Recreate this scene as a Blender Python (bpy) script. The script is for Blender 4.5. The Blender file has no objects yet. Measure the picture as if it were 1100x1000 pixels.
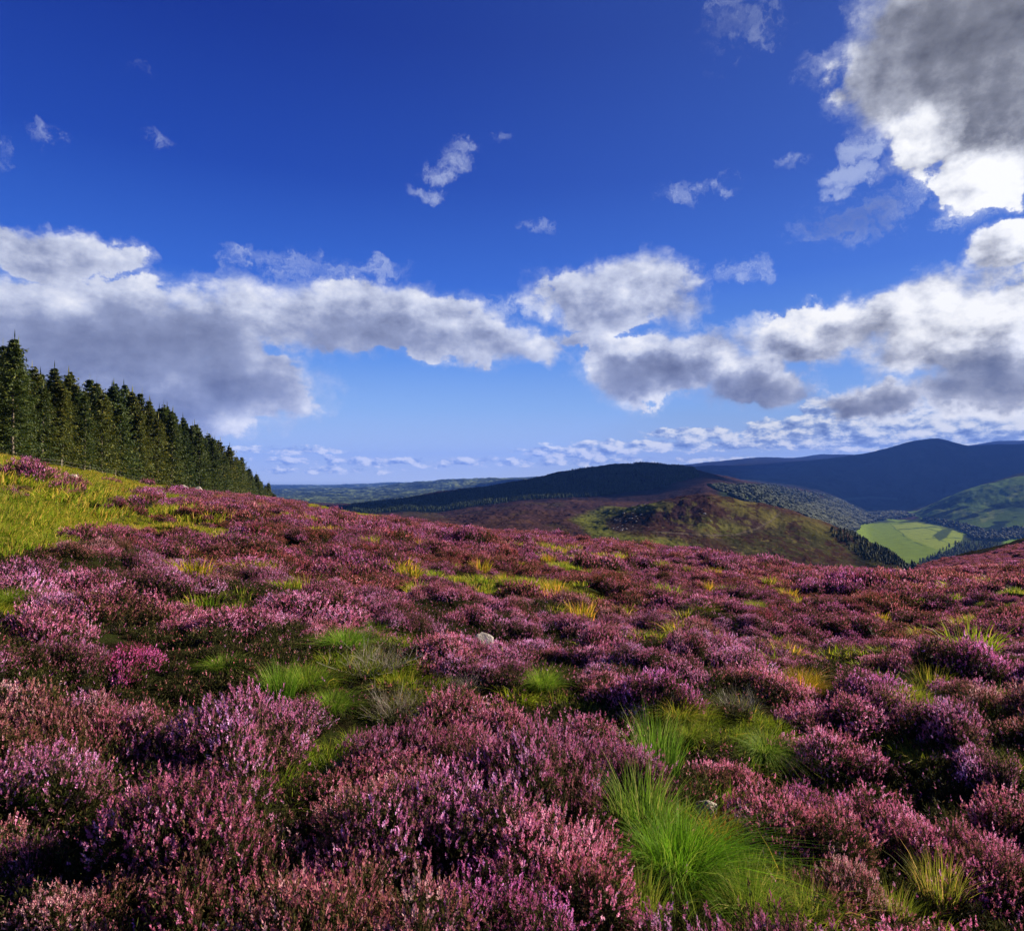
import bpy, math, random, time
import numpy as np
from mathutils import Vector, Matrix
T0 = time.time()
random.seed(7)
RNG = np.random.default_rng(11)
C = bpy.context.scene.collection
sc = bpy.context.scene
PI = math.pi
F = 716.0                      # focal length in photo pixels (1100 wide)
PITCH = math.atan(15 / F)
EYE = 1.65
EXPO = 1.4
SUN_AZ, SUN_EL = math.radians(63), math.radians(21)   # clockwise from +Y
SUN_DIR = Vector((math.sin(SUN_AZ) * math.cos(SUN_EL), math.cos(SUN_AZ) * math.cos(SUN_EL), math.sin(SUN_EL)))

# ------------------------------------------------------------------ helpers
def tag(o, label=None, cat=None, group=None, kind=None):
    if label: o['label'] = label
    if cat: o['category'] = cat
    if group: o['group'] = group
    if kind: o['kind'] = kind
    return o

def mesh_np(name, V, Fc, mats=(), midx=None, attrs=None, smooth=False, nper=None):
    """V (n,3); Fc (m,k) array of faces all of k corners, or a list of such arrays."""
    me = bpy.data.meshes.new(name)
    V = np.ascontiguousarray(V, dtype=np.float32)
    blocks = Fc if isinstance(Fc, list) else [Fc]
    blocks = [np.asarray(b, dtype=np.int32) for b in blocks if len(b)]
    loops = np.concatenate([b.ravel() for b in blocks]) if blocks else np.zeros(0, np.int32)
    sizes = np.concatenate([np.full(len(b), b.shape[1], np.int32) for b in blocks]) if blocks else np.zeros(0, np.int32)
    me.vertices.add(len(V)); me.vertices.foreach_set('co', V.ravel())
    if len(loops):
        me.loops.add(len(loops)); me.loops.foreach_set('vertex_index', loops)
        me.polygons.add(len(sizes))
        st = np.zeros(len(sizes), np.int32); st[1:] = np.cumsum(sizes)[:-1]
        me.polygons.foreach_set('loop_start', st)
        me.polygons.foreach_set('loop_total', sizes)
        if midx is not None: me.polygons.foreach_set('material_index', np.asarray(midx, np.int32))
        me.polygons.foreach_set('use_smooth', np.full(len(sizes), smooth, dtype=bool))
    for m in mats: me.materials.append(m)
    me.update(calc_edges=True)
    for k, a in (attrs or {}).items():
        a = np.asarray(a, np.float32)
        if a.ndim == 1:
            at = me.attributes.new(k, 'FLOAT', 'POINT'); at.data.foreach_set('value', a)
        elif a.shape[1] == 3:
            at = me.attributes.new(k, 'FLOAT_VECTOR', 'POINT'); at.data.foreach_set('vector', a.ravel())
        else:
            at = me.attributes.new(k, 'FLOAT_COLOR', 'POINT'); at.data.foreach_set('color', a.ravel())
    return me

def obj(name, me, parent=None, loc=(0, 0, 0), link=True):
    o = bpy.data.objects.new(name, me)
    o.location = loc
    if parent: o.parent = parent
    if link: C.objects.link(o)
    return o

def empty(name, loc, rz=0):
    o = bpy.data.objects.new(name, None); o.location = loc; o.rotation_euler = (0, 0, rz)
    o.empty_display_size = .2
    C.objects.link(o)
    return o

# ---- value noise (numpy), used for terrain shape and scatter masks
_perm = np.random.default_rng(3).random((256, 256))
def vnoise(x, y):
    x = np.asarray(x, float); y = np.asarray(y, float)
    xi = np.floor(x).astype(int); yi = np.floor(y).astype(int)
    fx = x - xi; fy = y - yi
    fx = fx * fx * (3 - 2 * fx); fy = fy * fy * (3 - 2 * fy)
    g = lambda a, b: _perm[a & 255, b & 255]
    return ((g(xi, yi) * (1 - fx) + g(xi + 1, yi) * fx) * (1 - fy) + (g(xi, yi + 1) * (1 - fx) + g(xi + 1, yi + 1) * fx) * fy) - .5
def fbm(x, y, octv=5, gain=.5):
    s = 0; a = 1.
    for i in range(octv):
        s = s + a * vnoise(x * 2 ** i + 17.3 * i, y * 2 ** i - 9.1 * i); a *= gain
    return s
def smooth(t, a, b):
    t = np.clip((t - a) / (b - a), 0, 1); return t * t * (3 - 2 * t)

class NT:
    """tiny node-tree writer"""
    def __init__(s, nt): s.nt = nt; nt.nodes.clear()
    def n(s, t, **kw):
        nd = s.nt.nodes.new(t)
        for k, v in kw.items(): setattr(nd, k, v)
        return nd
    def put(s, sock, v):
        if isinstance(v, bpy.types.NodeSocket): s.nt.links.new(v, sock)
        elif v is not None:
            try: sock.default_value = (*v, 1) if isinstance(v, tuple) and sock.type == 'RGBA' and len(v) == 3 else v
            except Exception: sock.default_value = (v, v, v)
    def m(s, op, a, b=None, c=None, clamp=False):
        nd = s.n('ShaderNodeMath', operation=op, use_clamp=clamp)
        s.put(nd.inputs[0], a); s.put(nd.inputs[1], b) if b is not None else 0; s.put(nd.inputs[2], c) if c is not None else 0
        return nd.outputs[0]
    def v(s, op, a, b=None, c=None, out=0):
        nd = s.n('ShaderNodeVectorMath', operation=op)
        s.put(nd.inputs[0], a)
        if b is not None: s.put(nd.inputs[3] if op == 'SCALE' else nd.inputs[1], b)
        if c is not None: s.put(nd.inputs[2], c)
        return nd.outputs[out]
    def ss(s, x, a, b, lo=0., hi=1.):
        nd = s.n('ShaderNodeMapRange', interpolation_type='SMOOTHSTEP')
        for i, q in enumerate((x, a, b, lo, hi)): s.put(nd.inputs[i], q)
        return nd.outputs[0]
    def voro(s, vec, scale, detail=2, rough=.5):
        nd = s.n('ShaderNodeTexVoronoi', feature='SMOOTH_F1', normalize=True); s.put(nd.inputs['Vector'], vec)
        nd.inputs['Scale'].default_value = scale; nd.inputs['Detail'].default_value = detail; nd.inputs['Roughness'].default_value = rough; nd.inputs['Smoothness'].default_value = .35
        return nd.outputs['Distance']
    def noise(s, vec, scale, detail=4, rough=.5, dist=0., col=False):
        nd = s.n('ShaderNodeTexNoise'); s.put(nd.inputs['Vector'], vec)
        nd.inputs['Scale'].default_value = scale; nd.inputs['Detail'].default_value = detail
        nd.inputs['Roughness'].default_value = rough; nd.inputs['Distortion'].default_value = dist
        return nd.outputs['Color' if col else 'Fac']
    def mix(s, f, a, b):
        nd = s.n('ShaderNodeMix', data_type='RGBA')
        s.put(nd.inputs[0], f)
        for i, q in ((6, a), (7, b)):
            s.put(nd.inputs[i], q if isinstance(q, bpy.types.NodeSocket) or len(q) == 4 else (*q, 1))
        return nd.outputs[2]
    def ramp(s, f, stops, interp='LINEAR'):
        nd = s.n('ShaderNodeValToRGB'); cr = nd.color_ramp; cr.interpolation = interp
        while len(cr.elements) < len(stops): cr.elements.new(.5)
        for e, (p, c) in zip(cr.elements, stops): e.position = p; e.color = (*c, 1)
        s.put(nd.inputs[0], f)
        return nd.outputs[0]

def srgb(r, g, b):
    f = lambda c: (c / 255 / 12.92) if c / 255 <= .04045 else ((c / 255 + .055) / 1.055) ** 2.4
    return (f(r), f(g), f(b))

def mat(name, build, two=0.0):
    m = bpy.data.materials.new(name); m.use_nodes = True
    t = NT(m.node_tree); out = t.n('ShaderNodeOutputMaterial')
    t.nt.links.new(build(t), out.inputs[0])
    return m

def leafy(t, col, trans=.35, rough=.6, spec=.25, tcol=None):
    """thin leaf / petal: glossy-diffuse plus translucency"""
    b = t.n('ShaderNodeBsdfPrincipled'); t.put(b.inputs['Base Color'], col)
    b.inputs['Roughness'].default_value = rough; b.inputs['Specular IOR Level'].default_value = spec
    tr = t.n('ShaderNodeBsdfTranslucent'); t.put(tr.inputs[0], tcol or col)
    mx = t.n('ShaderNodeMixShader'); mx.inputs[0].default_value = trans
    t.nt.links.new(b.outputs[0], mx.inputs[1]); t.nt.links.new(tr.outputs[0], mx.inputs[2])
    return mx.outputs[0]
def plain(t, col, rough=.9, spec=.15, normal=None):
    b = t.n('ShaderNodeBsdfPrincipled'); t.put(b.inputs['Base Color'], col)
    b.inputs['Roughness'].default_value = rough; b.inputs['Specular IOR Level'].default_value = spec
    if normal is not None: t.put(b.inputs['Normal'], normal)
    return b.outputs[0]
def attr(t, name, out='Fac'):
    nd = t.n('ShaderNodeAttribute', attribute_name=name); return nd.outputs[out]

# ------------------------------------------------------------------ camera
cam = bpy.data.cameras.new('Camera'); cam.lens = 36 * F / 1100; cam.sensor_width = 36
cam.clip_start = .05; cam.clip_end = 120000
co = bpy.data.objects.new('Camera', cam); C.objects.link(co)
co.location = (0, 0, 0); co.rotation_euler = (PI / 2 + PITCH, 0, 0)
sc.camera = co
sc.view_settings.view_transform = 'Standard'; sc.view_settings.look = 'None'
sc.view_settings.exposure = EXPO; sc.view_settings.gamma = 1
sc.cycles.use_denoising = True
sc.cycles.max_bounces = 6; sc.cycles.diffuse_bounces = 2; sc.cycles.transparent_max_bounces = 4
sc.cycles.volume_bounces = 0

def pix_dir(u, v):
    """direction through photo pixel (u,v), scaled so that y = 1"""
    a, b = (u - 550) / F, (500 - v) / F
    y = math.cos(PITCH) - b * math.sin(PITCH); z = math.sin(PITCH) + b * math.cos(PITCH)
    return a / y, z / y

# ------------------------------------------------------------------ terrain
# stations by bearing: crest of the near slope, then the country behind it, as (depth m, apparent row)
CREST_U = [-300, 0, 100, 180, 290, 390, 500, 640, 750, 860, 980, 1050, 1100, 1400]
CREST_V = [440, 491, 510, 526, 537, 555, 569, 584, 597, 612, 621, 614, 606, 566]
CREST_Y = [60, 75, 92, 125, 160, 125, 105, 92, 88, 84, 84, 92, 105, 130]
ST = {
 -300: [(300,560),(500,556),(800,552),(1200,548),(1500,546),(1900,544),(2400,541),(3500,537),(5500,531),(7500,527),(9000,527),(12000,522)],
 290: [(300,560),(500,556),(800,552),(1200,548),(1500,546),(1900,544),(2400,541),(3500,537),(5500,531),(7500,525.5),(9000,526),(12000,521.5)],
 340: [(300,562),(500,558),(800,554),(1200,550),(1500,549),(1900,547),(2400,544),(3500,538),(5500,531),(7500,525),(9000,525.5),(12000,521.5)],
 390: [(300,567),(500,561),(800,556),(1200,552),(1500,549),(1900,545),(2400,541),(3500,541),(5500,531),(7500,524),(9000,525.5),(12000,520.5)],
 430: [(300,568),(470,563),(700,558),(950,554),(1150,551),(1500,545),(2400,536),(3400,537),(5500,529),(7500,519),(9000,524),(12000,518)],
 480: [(300,572),(450,566),(700,561),(900,557),(1050,555),(1300,548),(2400,528),(3200,531),(5500,526),(7500,515.5),(9000,520),(12000,517.5)],
 560: [(300,580),(450,570),(700,557),(950,547),(1150,541),(1400,536),(2400,516.5),(3200,524),(5500,520),(7500,513),(9000,515),(12000,513.5)],
 600: [(300,585),(450,576),(650,562),(900,549),(1150,539),(1500,533),(2400,507.5),(3200,520),(5500,518),(7500,513),(9000,513),(12000,512)],
 640: [(300,592),(400,583),(560,566),(800,553),(1100,541),(1500,532),(2400,501),(3200,515),(5500,516),(7500,512),(9000,512),(12000,511)],
 670: [(290,594),(390,585),(520,566),(690,547),(1000,545),(1500,531),(2400,499),(3200,513),(5500,514),(7500,510),(9000,508),(12000,507)],
 700: [(280,598),(380,587),(500,566),(620,540),(900,550),(1500,530),(2400,498.5),(3200,512),(5500,512),(7500,508),(9000,506),(12000,503)],
 735: [(280,602),(380,590),(490,565),(620,533),(900,547),(1500,524),(2400,502.5),(3200,512),(5500,509),(7500,504),(9300,504),(12000,500)],
 760: [(280,606),(380,592),(480,566),(620,530),(900,545),(1500,518),(2400,508),(3200,512),(5500,506),(7500,500),(9500,502),(12000,497)],
 820: [(280,612),(380,599),(480,574),(600,542),(1000,549),(1700,525),(2600,520),(3300,519),(5000,515),(6800,504),(9500,496),(12000,490.5)],
 850: [(280,616),(370,603),(465,581),(580,551),(1100,556),(1800,537),(2700,526),(3500,522),(5000,513),(6600,499),(9500,495),(12000,493)],
 880: [(280,620),(360,607),(450,588),(560,561),(1200,565),(1900,547),(2800,533),(3800,525),(5000,511),(6500,494),(9500,494),(12000,489)],
 905: [(280,626),(355,613),(440,595),(540,569),(1300,578),(2100,555),(2900,542),(3900,532),(4900,513),(6500,491),(9500,492),(12000,489)],
 930: [(280,632),(350,620),(430,602),(520,583),(1450,592),(2400,561),(3000,553),(4000,545),(4800,522),(6500,488),(9500,490),(12000,490)],
 960: [(250,626),(320,620),(420,608),(520,598),(1450,592.5),(2400,561.5),(2950,551),(4000,545),(4800,521),(6500,480),(9500,490),(12000,490)],
 980: [(150,618),(230,610),(330,622),(520,618),(1450,592.5),(2400,561.5),(2900,550),(4000,545),(4800,520),(6500,475),(9500,488),(12000,485)],
 1005: [(150,615),(230,602),(330,618),(520,618),(1450,592.5),(2200,566),(2850,540),(4000,545),(4800,519),(6500,470.5),(9500,488),(12000,485)],
 1040: [(150,609),(230,593),(330,612),(520,620),(1450,592),(2000,574),(2850,525),(4000,540),(4800,516),(6500,479),(9500,484),(12000,480)],
 1075: [(150,604),(230,585),(330,608),(520,618),(1450,590),(1950,574),(2850,514),(4000,536),(4800,512),(6500,478),(9500,480),(12000,474.5)],
 1100: [(150,600),(230,579),(330,605),(520,615),(1450,590),(1900,574),(2850,507),(4000,530),(4800,508),(6500,477),(9500,480),(12000,474)],
 1400: [(150,560),(230,540),(330,560),(520,600),(1450,590),(1900,560),(2850,450),(4000,500),(4800,500),(6500,470),(9500,480),(12000,474)],
}
SU = sorted(ST)
def smooth_interp(uq, us, vals, w=9.0):
    """linear interpolation over bearing, blurred a little"""
    offs = np.linspace(-2, 2, 9) * w; ws = np.exp(-np.linspace(-2, 2, 9) ** 2 / 2); ws /= ws.sum()
    r = 0
    for o, q in zip(offs, ws): r = r + q * np.interp(uq + o, us, vals)
    return r

def crest(th):
    """(horizontal distance, height) of the near crest at bearing th"""
    tc = np.clip(th, -.86, .86)
    u = 550 + F * np.tan(tc)
    y = smooth_interp(u, CREST_U, CREST_Y, 14); v = smooth_interp(u, CREST_U, CREST_V, 10)
    z = (515 - v) / F * y
    return y / np.cos(tc), z

# behind and beside the camera the hillside is the plane below
PLX, PLY = -.125, -.055
def slope(th):
    r, z = crest(th); s = (z + EYE) / r
    pl = PLX * np.sin(th) + PLY * np.cos(th)
    w = smooth(np.abs(th), .80, 1.3)
    return s * (1 - w) + pl * w
def near_z(r, th):
    x = r * np.sin(th); y = r * np.cos(th)
    w = smooth(r, 1., 9.)
    z = -EYE + r * (slope(th) * w + (PLX * np.sin(th) + PLY * np.cos(th)) * (1 - w))
    k = smooth(r, 2.5, 7)
    z = z + .27 * k * fbm(x / 2.2, y / 2.2, 3) * 2 + (.55 * smooth(r, 9, 30)) * fbm(x / 11 + 5, y / 11, 3)
    return z
def near_xy(x, y):
    return float(near_z(np.array([math.hypot(x, y)]), np.array([math.atan2(x, y)]))[0])
def near_xyv(x, y):
    return near_z(np.hypot(x, y), np.arctan2(x, y))
def hit(u, v, lift=0.0):
    """point of the near slope seen at photo pixel (u,v)"""
    a, e = pix_dir(u, v)
    y = .6
    while y < 400:
        if e * y <= near_xy(a * y, y) + lift: break
        y *= 1.01
    return Vector((a * y, y, near_xy(a * y, y)))

def land_z(r, th):
    """whole land surface, near slope to horizon. r, th arrays of equal shape"""
    tc = np.clip(th, -.92, .92)
    u = 550 + F * np.tan(tc); cs = np.cos(tc)
    rc, zc = crest(th)
    L = [np.log(rc * .9), np.log(rc), np.log(rc * 1.35)]
    zcl = -EYE + rc * slope(th)
    Z = [-EYE + rc * .9 * slope(th), zcl - .15, zcl - rc * .35 * .12]
    for k in range(12):
        y = smooth_interp(u, SU, [ST[q][k][0] for q in SU], 7)
        v = smooth_interp(u, SU, [ST[q][k][1] for q in SU], 5)
        L.append(np.log(np.maximum(y / cs, np.exp(L[2]) * (1.1 + .1 * k)))); Z.append((515 - v) / F * y)
    L.append(np.log(np.full_like(r, 17000. ))); Z.append(np.full_like(r, -150.))
    L.append(np.log(np.full_like(r, 32000. ))); Z.append(np.full_like(r, -380.))
    L.append(np.log(np.full_like(r, 80000. ))); Z.append(np.full_like(r, -1500.))
    L = np.array(L); Z = np.array(Z)
    # monotone cubic through the control points along log distance
    t = np.log(np.maximum(r, 1))
    sl = (Z[1:] - Z[:-1]) / np.maximum(L[1:] - L[:-1], 1e-6)
    M = np.zeros_like(Z); M[1:-1] = np.where(sl[1:] * sl[:-1] > 0, 2 * sl[1:] * sl[:-1] / (sl[1:] + sl[:-1] + 1e-12), 0); M[0] = sl[0]; M[-1] = 0
    z = Z[0].copy()
    for i in range(len(L) - 1):
        h = np.maximum(L[i + 1] - L[i], 1e-6); q = np.clip((t - L[i]) / h, 0, 1)
        q2 = q * q; q3 = q2 * q
        zi = (2 * q3 - 3 * q2 + 1) * Z[i] + (q3 - 2 * q2 + q) * h * M[i] + (-2 * q3 + 3 * q2) * Z[i + 1] + (q3 - q2) * h * M[i + 1]
        z = np.where(t >= L[i], zi, z)
    nz = near_z(r, th)
    w = smooth(r / rc, .85, 1.0)
    z = nz * (1 - w) + z * w
    far = smooth(r / rc, 1.2, 2.5)
    valley = smooth(r, 1300, 1450) * (1 - smooth(r, 2700, 2900)) * smooth(th, .46, .5)   # the flat fields
    z = z + far * (1 - .93 * valley) * (r / F) * (1 + .5 * smooth(r, 5000, 7000) * (th < .1) + .45 * (1 - smooth(r, 900, 1100))) * (2.3 * fbm(th * 26, t * 9, 6, .55) + .8 * fbm(th * 90, t * 40, 3, .6)) * (1 - .55 * smooth(r, 6000, 9000))
    return z
def far_pt(u, y):
    th = math.atan((u - 550) / F); r = y / math.cos(th)
    z = float(land_z(np.array([r]), np.array([th]))[0])
    return Vector((r * math.sin(th), y, z))

# ------------------------------------------------------------------ world: sky with clouds
def ae(u, v):
    a, e = pix_dir(u, v); return math.atan(a), math.atan(e / math.hypot(1, a))
def build_world():
    w = bpy.data.worlds.new('World'); sc.world = w; w.use_nodes = True
    t = NT(w.node_tree)
    out = t.n('ShaderNodeOutputWorld'); bg = t.n('ShaderNodeBackground'); t.nt.links.new(bg.outputs[0], out.inputs[0])
    d = t.n('ShaderNodeTexCoord').outputs['Generated']
    sep = t.n('ShaderNodeSeparateXYZ'); t.put(sep.inputs[0], d)
    az = t.m('ARCTAN2', sep.outputs[0], sep.outputs[1]); el = t.m('ARCSINE', sep.outputs[2])
    cmb = t.n('ShaderNodeCombineXYZ'); t.put(cmb.inputs[0], az); t.put(cmb.inputs[1], el)
    P = cmb.outputs[0]
    # clear sky
    sky = t.n('ShaderNodeTexSky', sky_type='NISHITA', sun_disc=False, sun_elevation=SUN_EL, sun_rotation=SUN_AZ)
    sky.air_density = 1.0; sky.dust_density = .3; sky.ozone_density = 3.
    nish = t.v('SCALE', sky.outputs[0], .07)
    eln = t.m('DIVIDE', el, math.radians(60), clamp=True)
    g = t.ramp(eln, [(0, srgb(214, 226, 245)), (.035, srgb(194, 214, 246)), (.10, srgb(150, 190, 245)), (.17, srgb(100, 154, 238)), (.27, srgb(48, 102, 212)),
                     (.40, srgb(22, 66, 176)), (.56, srgb(8, 42, 146)), (1, srgb(4, 22, 100))])
    glow = t.ss(az, -.5, 1.15)          # paler towards the sun's side
    g = t.mix(t.m('MULTIPLY', glow, .30), g, srgb(96, 140, 220))
    skyc = t.mix(.10, g, nish)
    # large-scale shape: (u, v, half width, half height, weight) in degrees of the photograph's view, stored as bearing/elevation
    def blobs(lst, Pw):
        D = None
        for (u, v, rx, ry, wt) in lst:
            a0, e0 = ae(u, v); a1, _ = ae(u + rx, v); a2, _ = ae(u - rx, v); _, e1 = ae(u, v - ry); _, e2 = ae(u, v + ry)
            ra, re = (a1 - a2) / 2, (e1 - e2) / 2
            q = t.v('MULTIPLY_ADD', Pw, (1 / ra, 1 / re, 0), (-a0 / ra, -e0 / re, 0))
            s = t.m('MULTIPLY_ADD', t.v('DOT_PRODUCT', q, q, out=1), -wt, wt)
            D = s if D is None else t.m('SMOOTH_MAX', D, s, .12)
        return D
    n1 = t.v('SUBTRACT', t.noise(P, 5.5, 5, .55, col=True), (.5, .5, .5))
    n2 = t.v('SUBTRACT', t.noise(P, 24, 6, .62, col=True), (.5, .5, .5))
    Pw = t.v('ADD', P, t.v('MULTIPLY', n1, (.16, .09, 0)))
    Pw = t.v('ADD', Pw, t.v('MULTIPLY', n2, (.07, .045, 0)))
    big = [(55,270,125,27,1.),(110,352,230,56,1.1),(235,415,125,52,1.05),(90,405,190,75,1.1),(150,440,170,40,1.),(380,345,180,38,1.),(505,370,95,26,.95),(580,378,40,18,.8),(620,366,34,10,.6),
           (660,318,90,42,1.),(705,335,48,26,.8),
           (700,398,78,36,1.),(800,400,70,40,1.),(760,378,46,24,1.),(860,362,90,32,1.),(930,352,60,32,1.),(1010,345,110,56,1.15),(1080,370,100,75,1.15),(930,424,85,20,.9),(1060,418,90,28,1.),
           (1055,50,190,105,1.3),(1100,120,165,95,1.3),(975,10,75,60,.8),(1060,195,70,42,1.),(990,150,40,36,.9),
           (1085,275,55,28,1.)]
    # fine billows
    def billow(vec, det=0):
        return t.noise(vec, 11, 9 - det, .6)
    nb = billow(t.v('MULTIPLY', P, (1, 1.35, 1)))
    D = t.m('ADD', blobs(big, Pw), t.m('MULTIPLY_ADD', nb, 2.3, -1.13))
    thin = [(345,286,95,16,.5),(790,290,50,14,.5),(745,205,45,11,.42),(456,210,20,9,.6),(468,188,22,12,.6),(490,172,22,16,.65),(505,152,20,12,.6),(535,146,18,8,.5),(290,276,46,10,.6),(400,284,30,10,.5),(600,325,40,16,.5),(925,158,30,18,1.0),(915,186,34,14,1.0),(900,205,22,10,.7),(950,225,50,14,.5),(40,140,24,12,.25),(2,162,10,20,.45),(795,30,48,38,.45),
            (910,236,60,30,.6),(575,244,24,7,.4),(850,168,18,9,.4),(1045,225,40,20,.7),(980,205,50,16,.5),(570,330,60,14,.5),(170,150,14,7,.1),(830,345,40,9,.5),(150,75,10,5,.05)]
    nw = t.noise(t.v('ADD', t.v('MULTIPLY', P, (1, 1.5, 1)), t.v('MULTIPLY', n2, (.2, .2, 0))), 16, 7, .62)
    Dt = t.m('ADD', blobs(thin, t.v('ADD', P, t.v('MULTIPLY', n2, (.06, .05, 0)))), t.m('MULTIPLY_ADD', nw, 3.2, -1.75))
    # low band of small cumulus near the horizon
    band = [(1060,452,170,24,1.05),(900,462,120,20,.9),(960,448,60,18,.8),(740,466,62,8,.7),(720,478,130,7,.55),(620,486,70,7,.75),(577,486,8,5,.9),(850,476,200,8,.75),(600,496,220,5,.35),(310,484,70,5,.35),(420,496,160,5,.32),(330,505,90,4,.3),(880,440,24,20,.7),(1000,478,180,10,.6)]
    nh = t.noise(t.v('MULTIPLY', P, (1, 1.8, 1)), 32, 7, .6)
    Pb = t.v('ADD', P, t.v('MULTIPLY', n2, (.04, .018, 0)))
    Dh = t.m('ADD', blobs(band, Pb), t.m('MULTIPLY_ADD', nh, 2.6, -1.22))
    a_big = t.ss(D, .0, t.m('MULTIPLY_ADD', t.ss(t.noise(P, 7, 2), .35, .65), .62, .16)); a_thin = t.m('MULTIPLY', t.ss(Dt, -.25, .95), .55); a_h = t.m('MULTIPLY', t.ss(Dh, .0, .4), .9)
    # relief: density a little nearer the sun against density here
    sun = (.020, .016, 0)
    P2 = t.v('ADD', t.v('MULTIPLY', P, (1, 1.35, 1)), sun)
    nb2 = billow(P2, 2)
    rel = t.m('SUBTRACT', nb, nb2)
    P3 = t.v('ADD', t.v('MULTIPLY', P, (1, 1.8, 1)), (.006, .011, 0))
    relh = t.m('SUBTRACT', nh, t.noise(P3, 32, 5, .6))
    dark = [(150,370,210,52,.95),(240,415,120,45,.9),(30,385,120,50,.8),(400,372,150,30,.6),(100,290,110,18,.3),(540,390,80,16,.4),(690,408,72,24,.8),(800,420,70,30,.85),(770,435,60,20,.8),
            (1050,30,200,110,1.15),(1105,100,140,70,1.),(970,20,70,60,.9),(1060,410,110,30,.9),(930,428,90,18,.85),(910,240,60,30,.6),(920,370,60,30,.6),(900,466,90,16,.4),(1010,470,160,10,.35),(640,345,50,20,.3),(1075,300,40,16,.4),(970,380,50,14,.5),(795,30,50,40,.6)]
    brt = [(1065,195,80,38,1.),(1000,150,50,40,.9),(1020,340,90,46,.75),(1090,262,60,30,1.),(1080,335,70,34,.7),(740,372,60,18,.8),(680,375,30,12,.7),(870,345,80,20,.7),(800,385,60,16,.5),(665,305,80,28,.55),(70,325,60,22,.5),(330,322,200,16,.5),(500,352,90,14,.4),(1050,222,50,24,1.),(921,172,36,30,.9),(1060,446,120,14,.8),(960,446,60,16,.7),(800,478,200,6,.5),(620,484,70,6,.6)]
    dk = t.m('MAXIMUM', blobs(dark, Pw), 0.); br = t.m('MAXIMUM', blobs(brt, Pw), 0.)
    L = t.m('MULTIPLY_ADD', rel, t.m('MULTIPLY', t.m('MULTIPLY_ADD', t.ss(az, .1, .6), .9, 1.25), t.m('SUBTRACT', 1., t.m('MULTIPLY', dk, .6, clamp=True))), .68)
    L = t.m('MULTIPLY_ADD', t.ss(D, .1, 1.1), -.13, L)
    L = t.m('MULTIPLY_ADD', t.m('MULTIPLY', t.m('SUBTRACT', t.noise(t.v('MULTIPLY', P, (1, 1.6, 1)), 4.5, 4, .5), .5), t.m('SUBTRACT', 1., t.m('MULTIPLY', dk, .75, clamp=True))), .55, L)
    L = t.m('MULTIPLY_ADD', dk, t.m('MULTIPLY_ADD', t.ss(az, -.1, .4), -.10, -.25), L)
    L = t.m('MULTIPLY_ADD', br, t.m('MULTIPLY_ADD', t.ss(az, .1, .5), .27, .16), L)
    ccol = t.ramp(L, [(0, srgb(74, 78, 96)), (.22, srgb(108, 114, 140)), (.45, srgb(150, 158, 186)), (.68, srgb(206, 212, 230)), (.88, srgb(246, 247, 252)), (1, (1.05, 1.03, 1.0))])
    # big overhead cloud on the sunny side is neutral grey, not blue
    warm = t.m('MULTIPLY', t.ss(az, .25, .62), .8)
    hs = t.n('ShaderNodeHueSaturation'); t.put(hs.inputs['Color'], ccol); t.put(hs.inputs['Saturation'], t.m('SUBTRACT', 1., t.m('MULTIPLY', warm, .85))); ccol = hs.outputs[0]
    Lh = t.m('MULTIPLY_ADD', relh, 3.2, .62)
    Lh = t.m('MULTIPLY_ADD', br, .35, Lh); Lh = t.m('MULTIPLY_ADD', dk, -.4, Lh)
    hcol = t.ramp(Lh, [(0, srgb(110, 130, 180)), (.4, srgb(158, 178, 220)), (.7, srgb(215, 224, 240)), (1, (1., 1., 1.))])
    tcol = t.mix(t.m('MULTIPLY', dk, 1.4, clamp=True), srgb(205, 216, 240), srgb(92, 108, 165))
    a_halo = t.m('MULTIPLY', t.ss(t.m('MULTIPLY_ADD', nw, 1.6, t.m('SUBTRACT', D, .8)), -.45, .45), .42)
    c = t.mix(a_h, skyc, hcol)
    c = t.mix(a_halo, c, t.mix(.35, ccol, srgb(190, 205, 238)))
    c = t.mix(a_thin, c, tcol)
    c = t.mix(a_big, c, ccol)
    # below the horizon: dull ground bounce
    c = t.mix(t.ss(el, -.02, 0.), srgb(70, 80, 100), c)
    t.put(bg.inputs[0], c); bg.inputs[1].default_value = 1 / 2 ** EXPO
    w.cycles.sampling_method = 'MANUAL'; w.cycles.sample_map_resolution = 512
    return w
build_world()

sl = bpy.data.lights.new('sun', 'SUN'); sl.energy = 5.0; sl.angle = math.radians(.5); sl.color = (1, .87, .68)
so = bpy.data.objects.new('sun', sl); C.objects.link(so)
so.rotation_euler = SUN_DIR.to_track_quat('Z', 'Y').to_euler(); so.location = (60, 20, 60)
# ------------------------------------------------------------------ ground and far land
def grid_mesh(name, TH, R, mats, attrs_fn=None, close=False, zfn=land_z):
    T, RR = np.meshgrid(TH, R, indexing='ij')
    z = zfn(RR.ravel(), T.ravel())
    V = np.stack([RR.ravel() * np.sin(T.ravel()), RR.ravel() * np.cos(T.ravel()), z], 1)
    n, m = T.shape
    i = np.arange(n - 1)[:, None] * m + np.arange(m - 1)[None, :]
    i = i.ravel()
    Fc = np.stack([i, i + 1, i + m + 1, i + m], 1)[:, ::-1]
    return mesh_np(name, V, Fc, mats, attrs=attrs_fn(T.ravel(), RR.ravel(), V) if attrs_fn else None, smooth=True)

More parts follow.
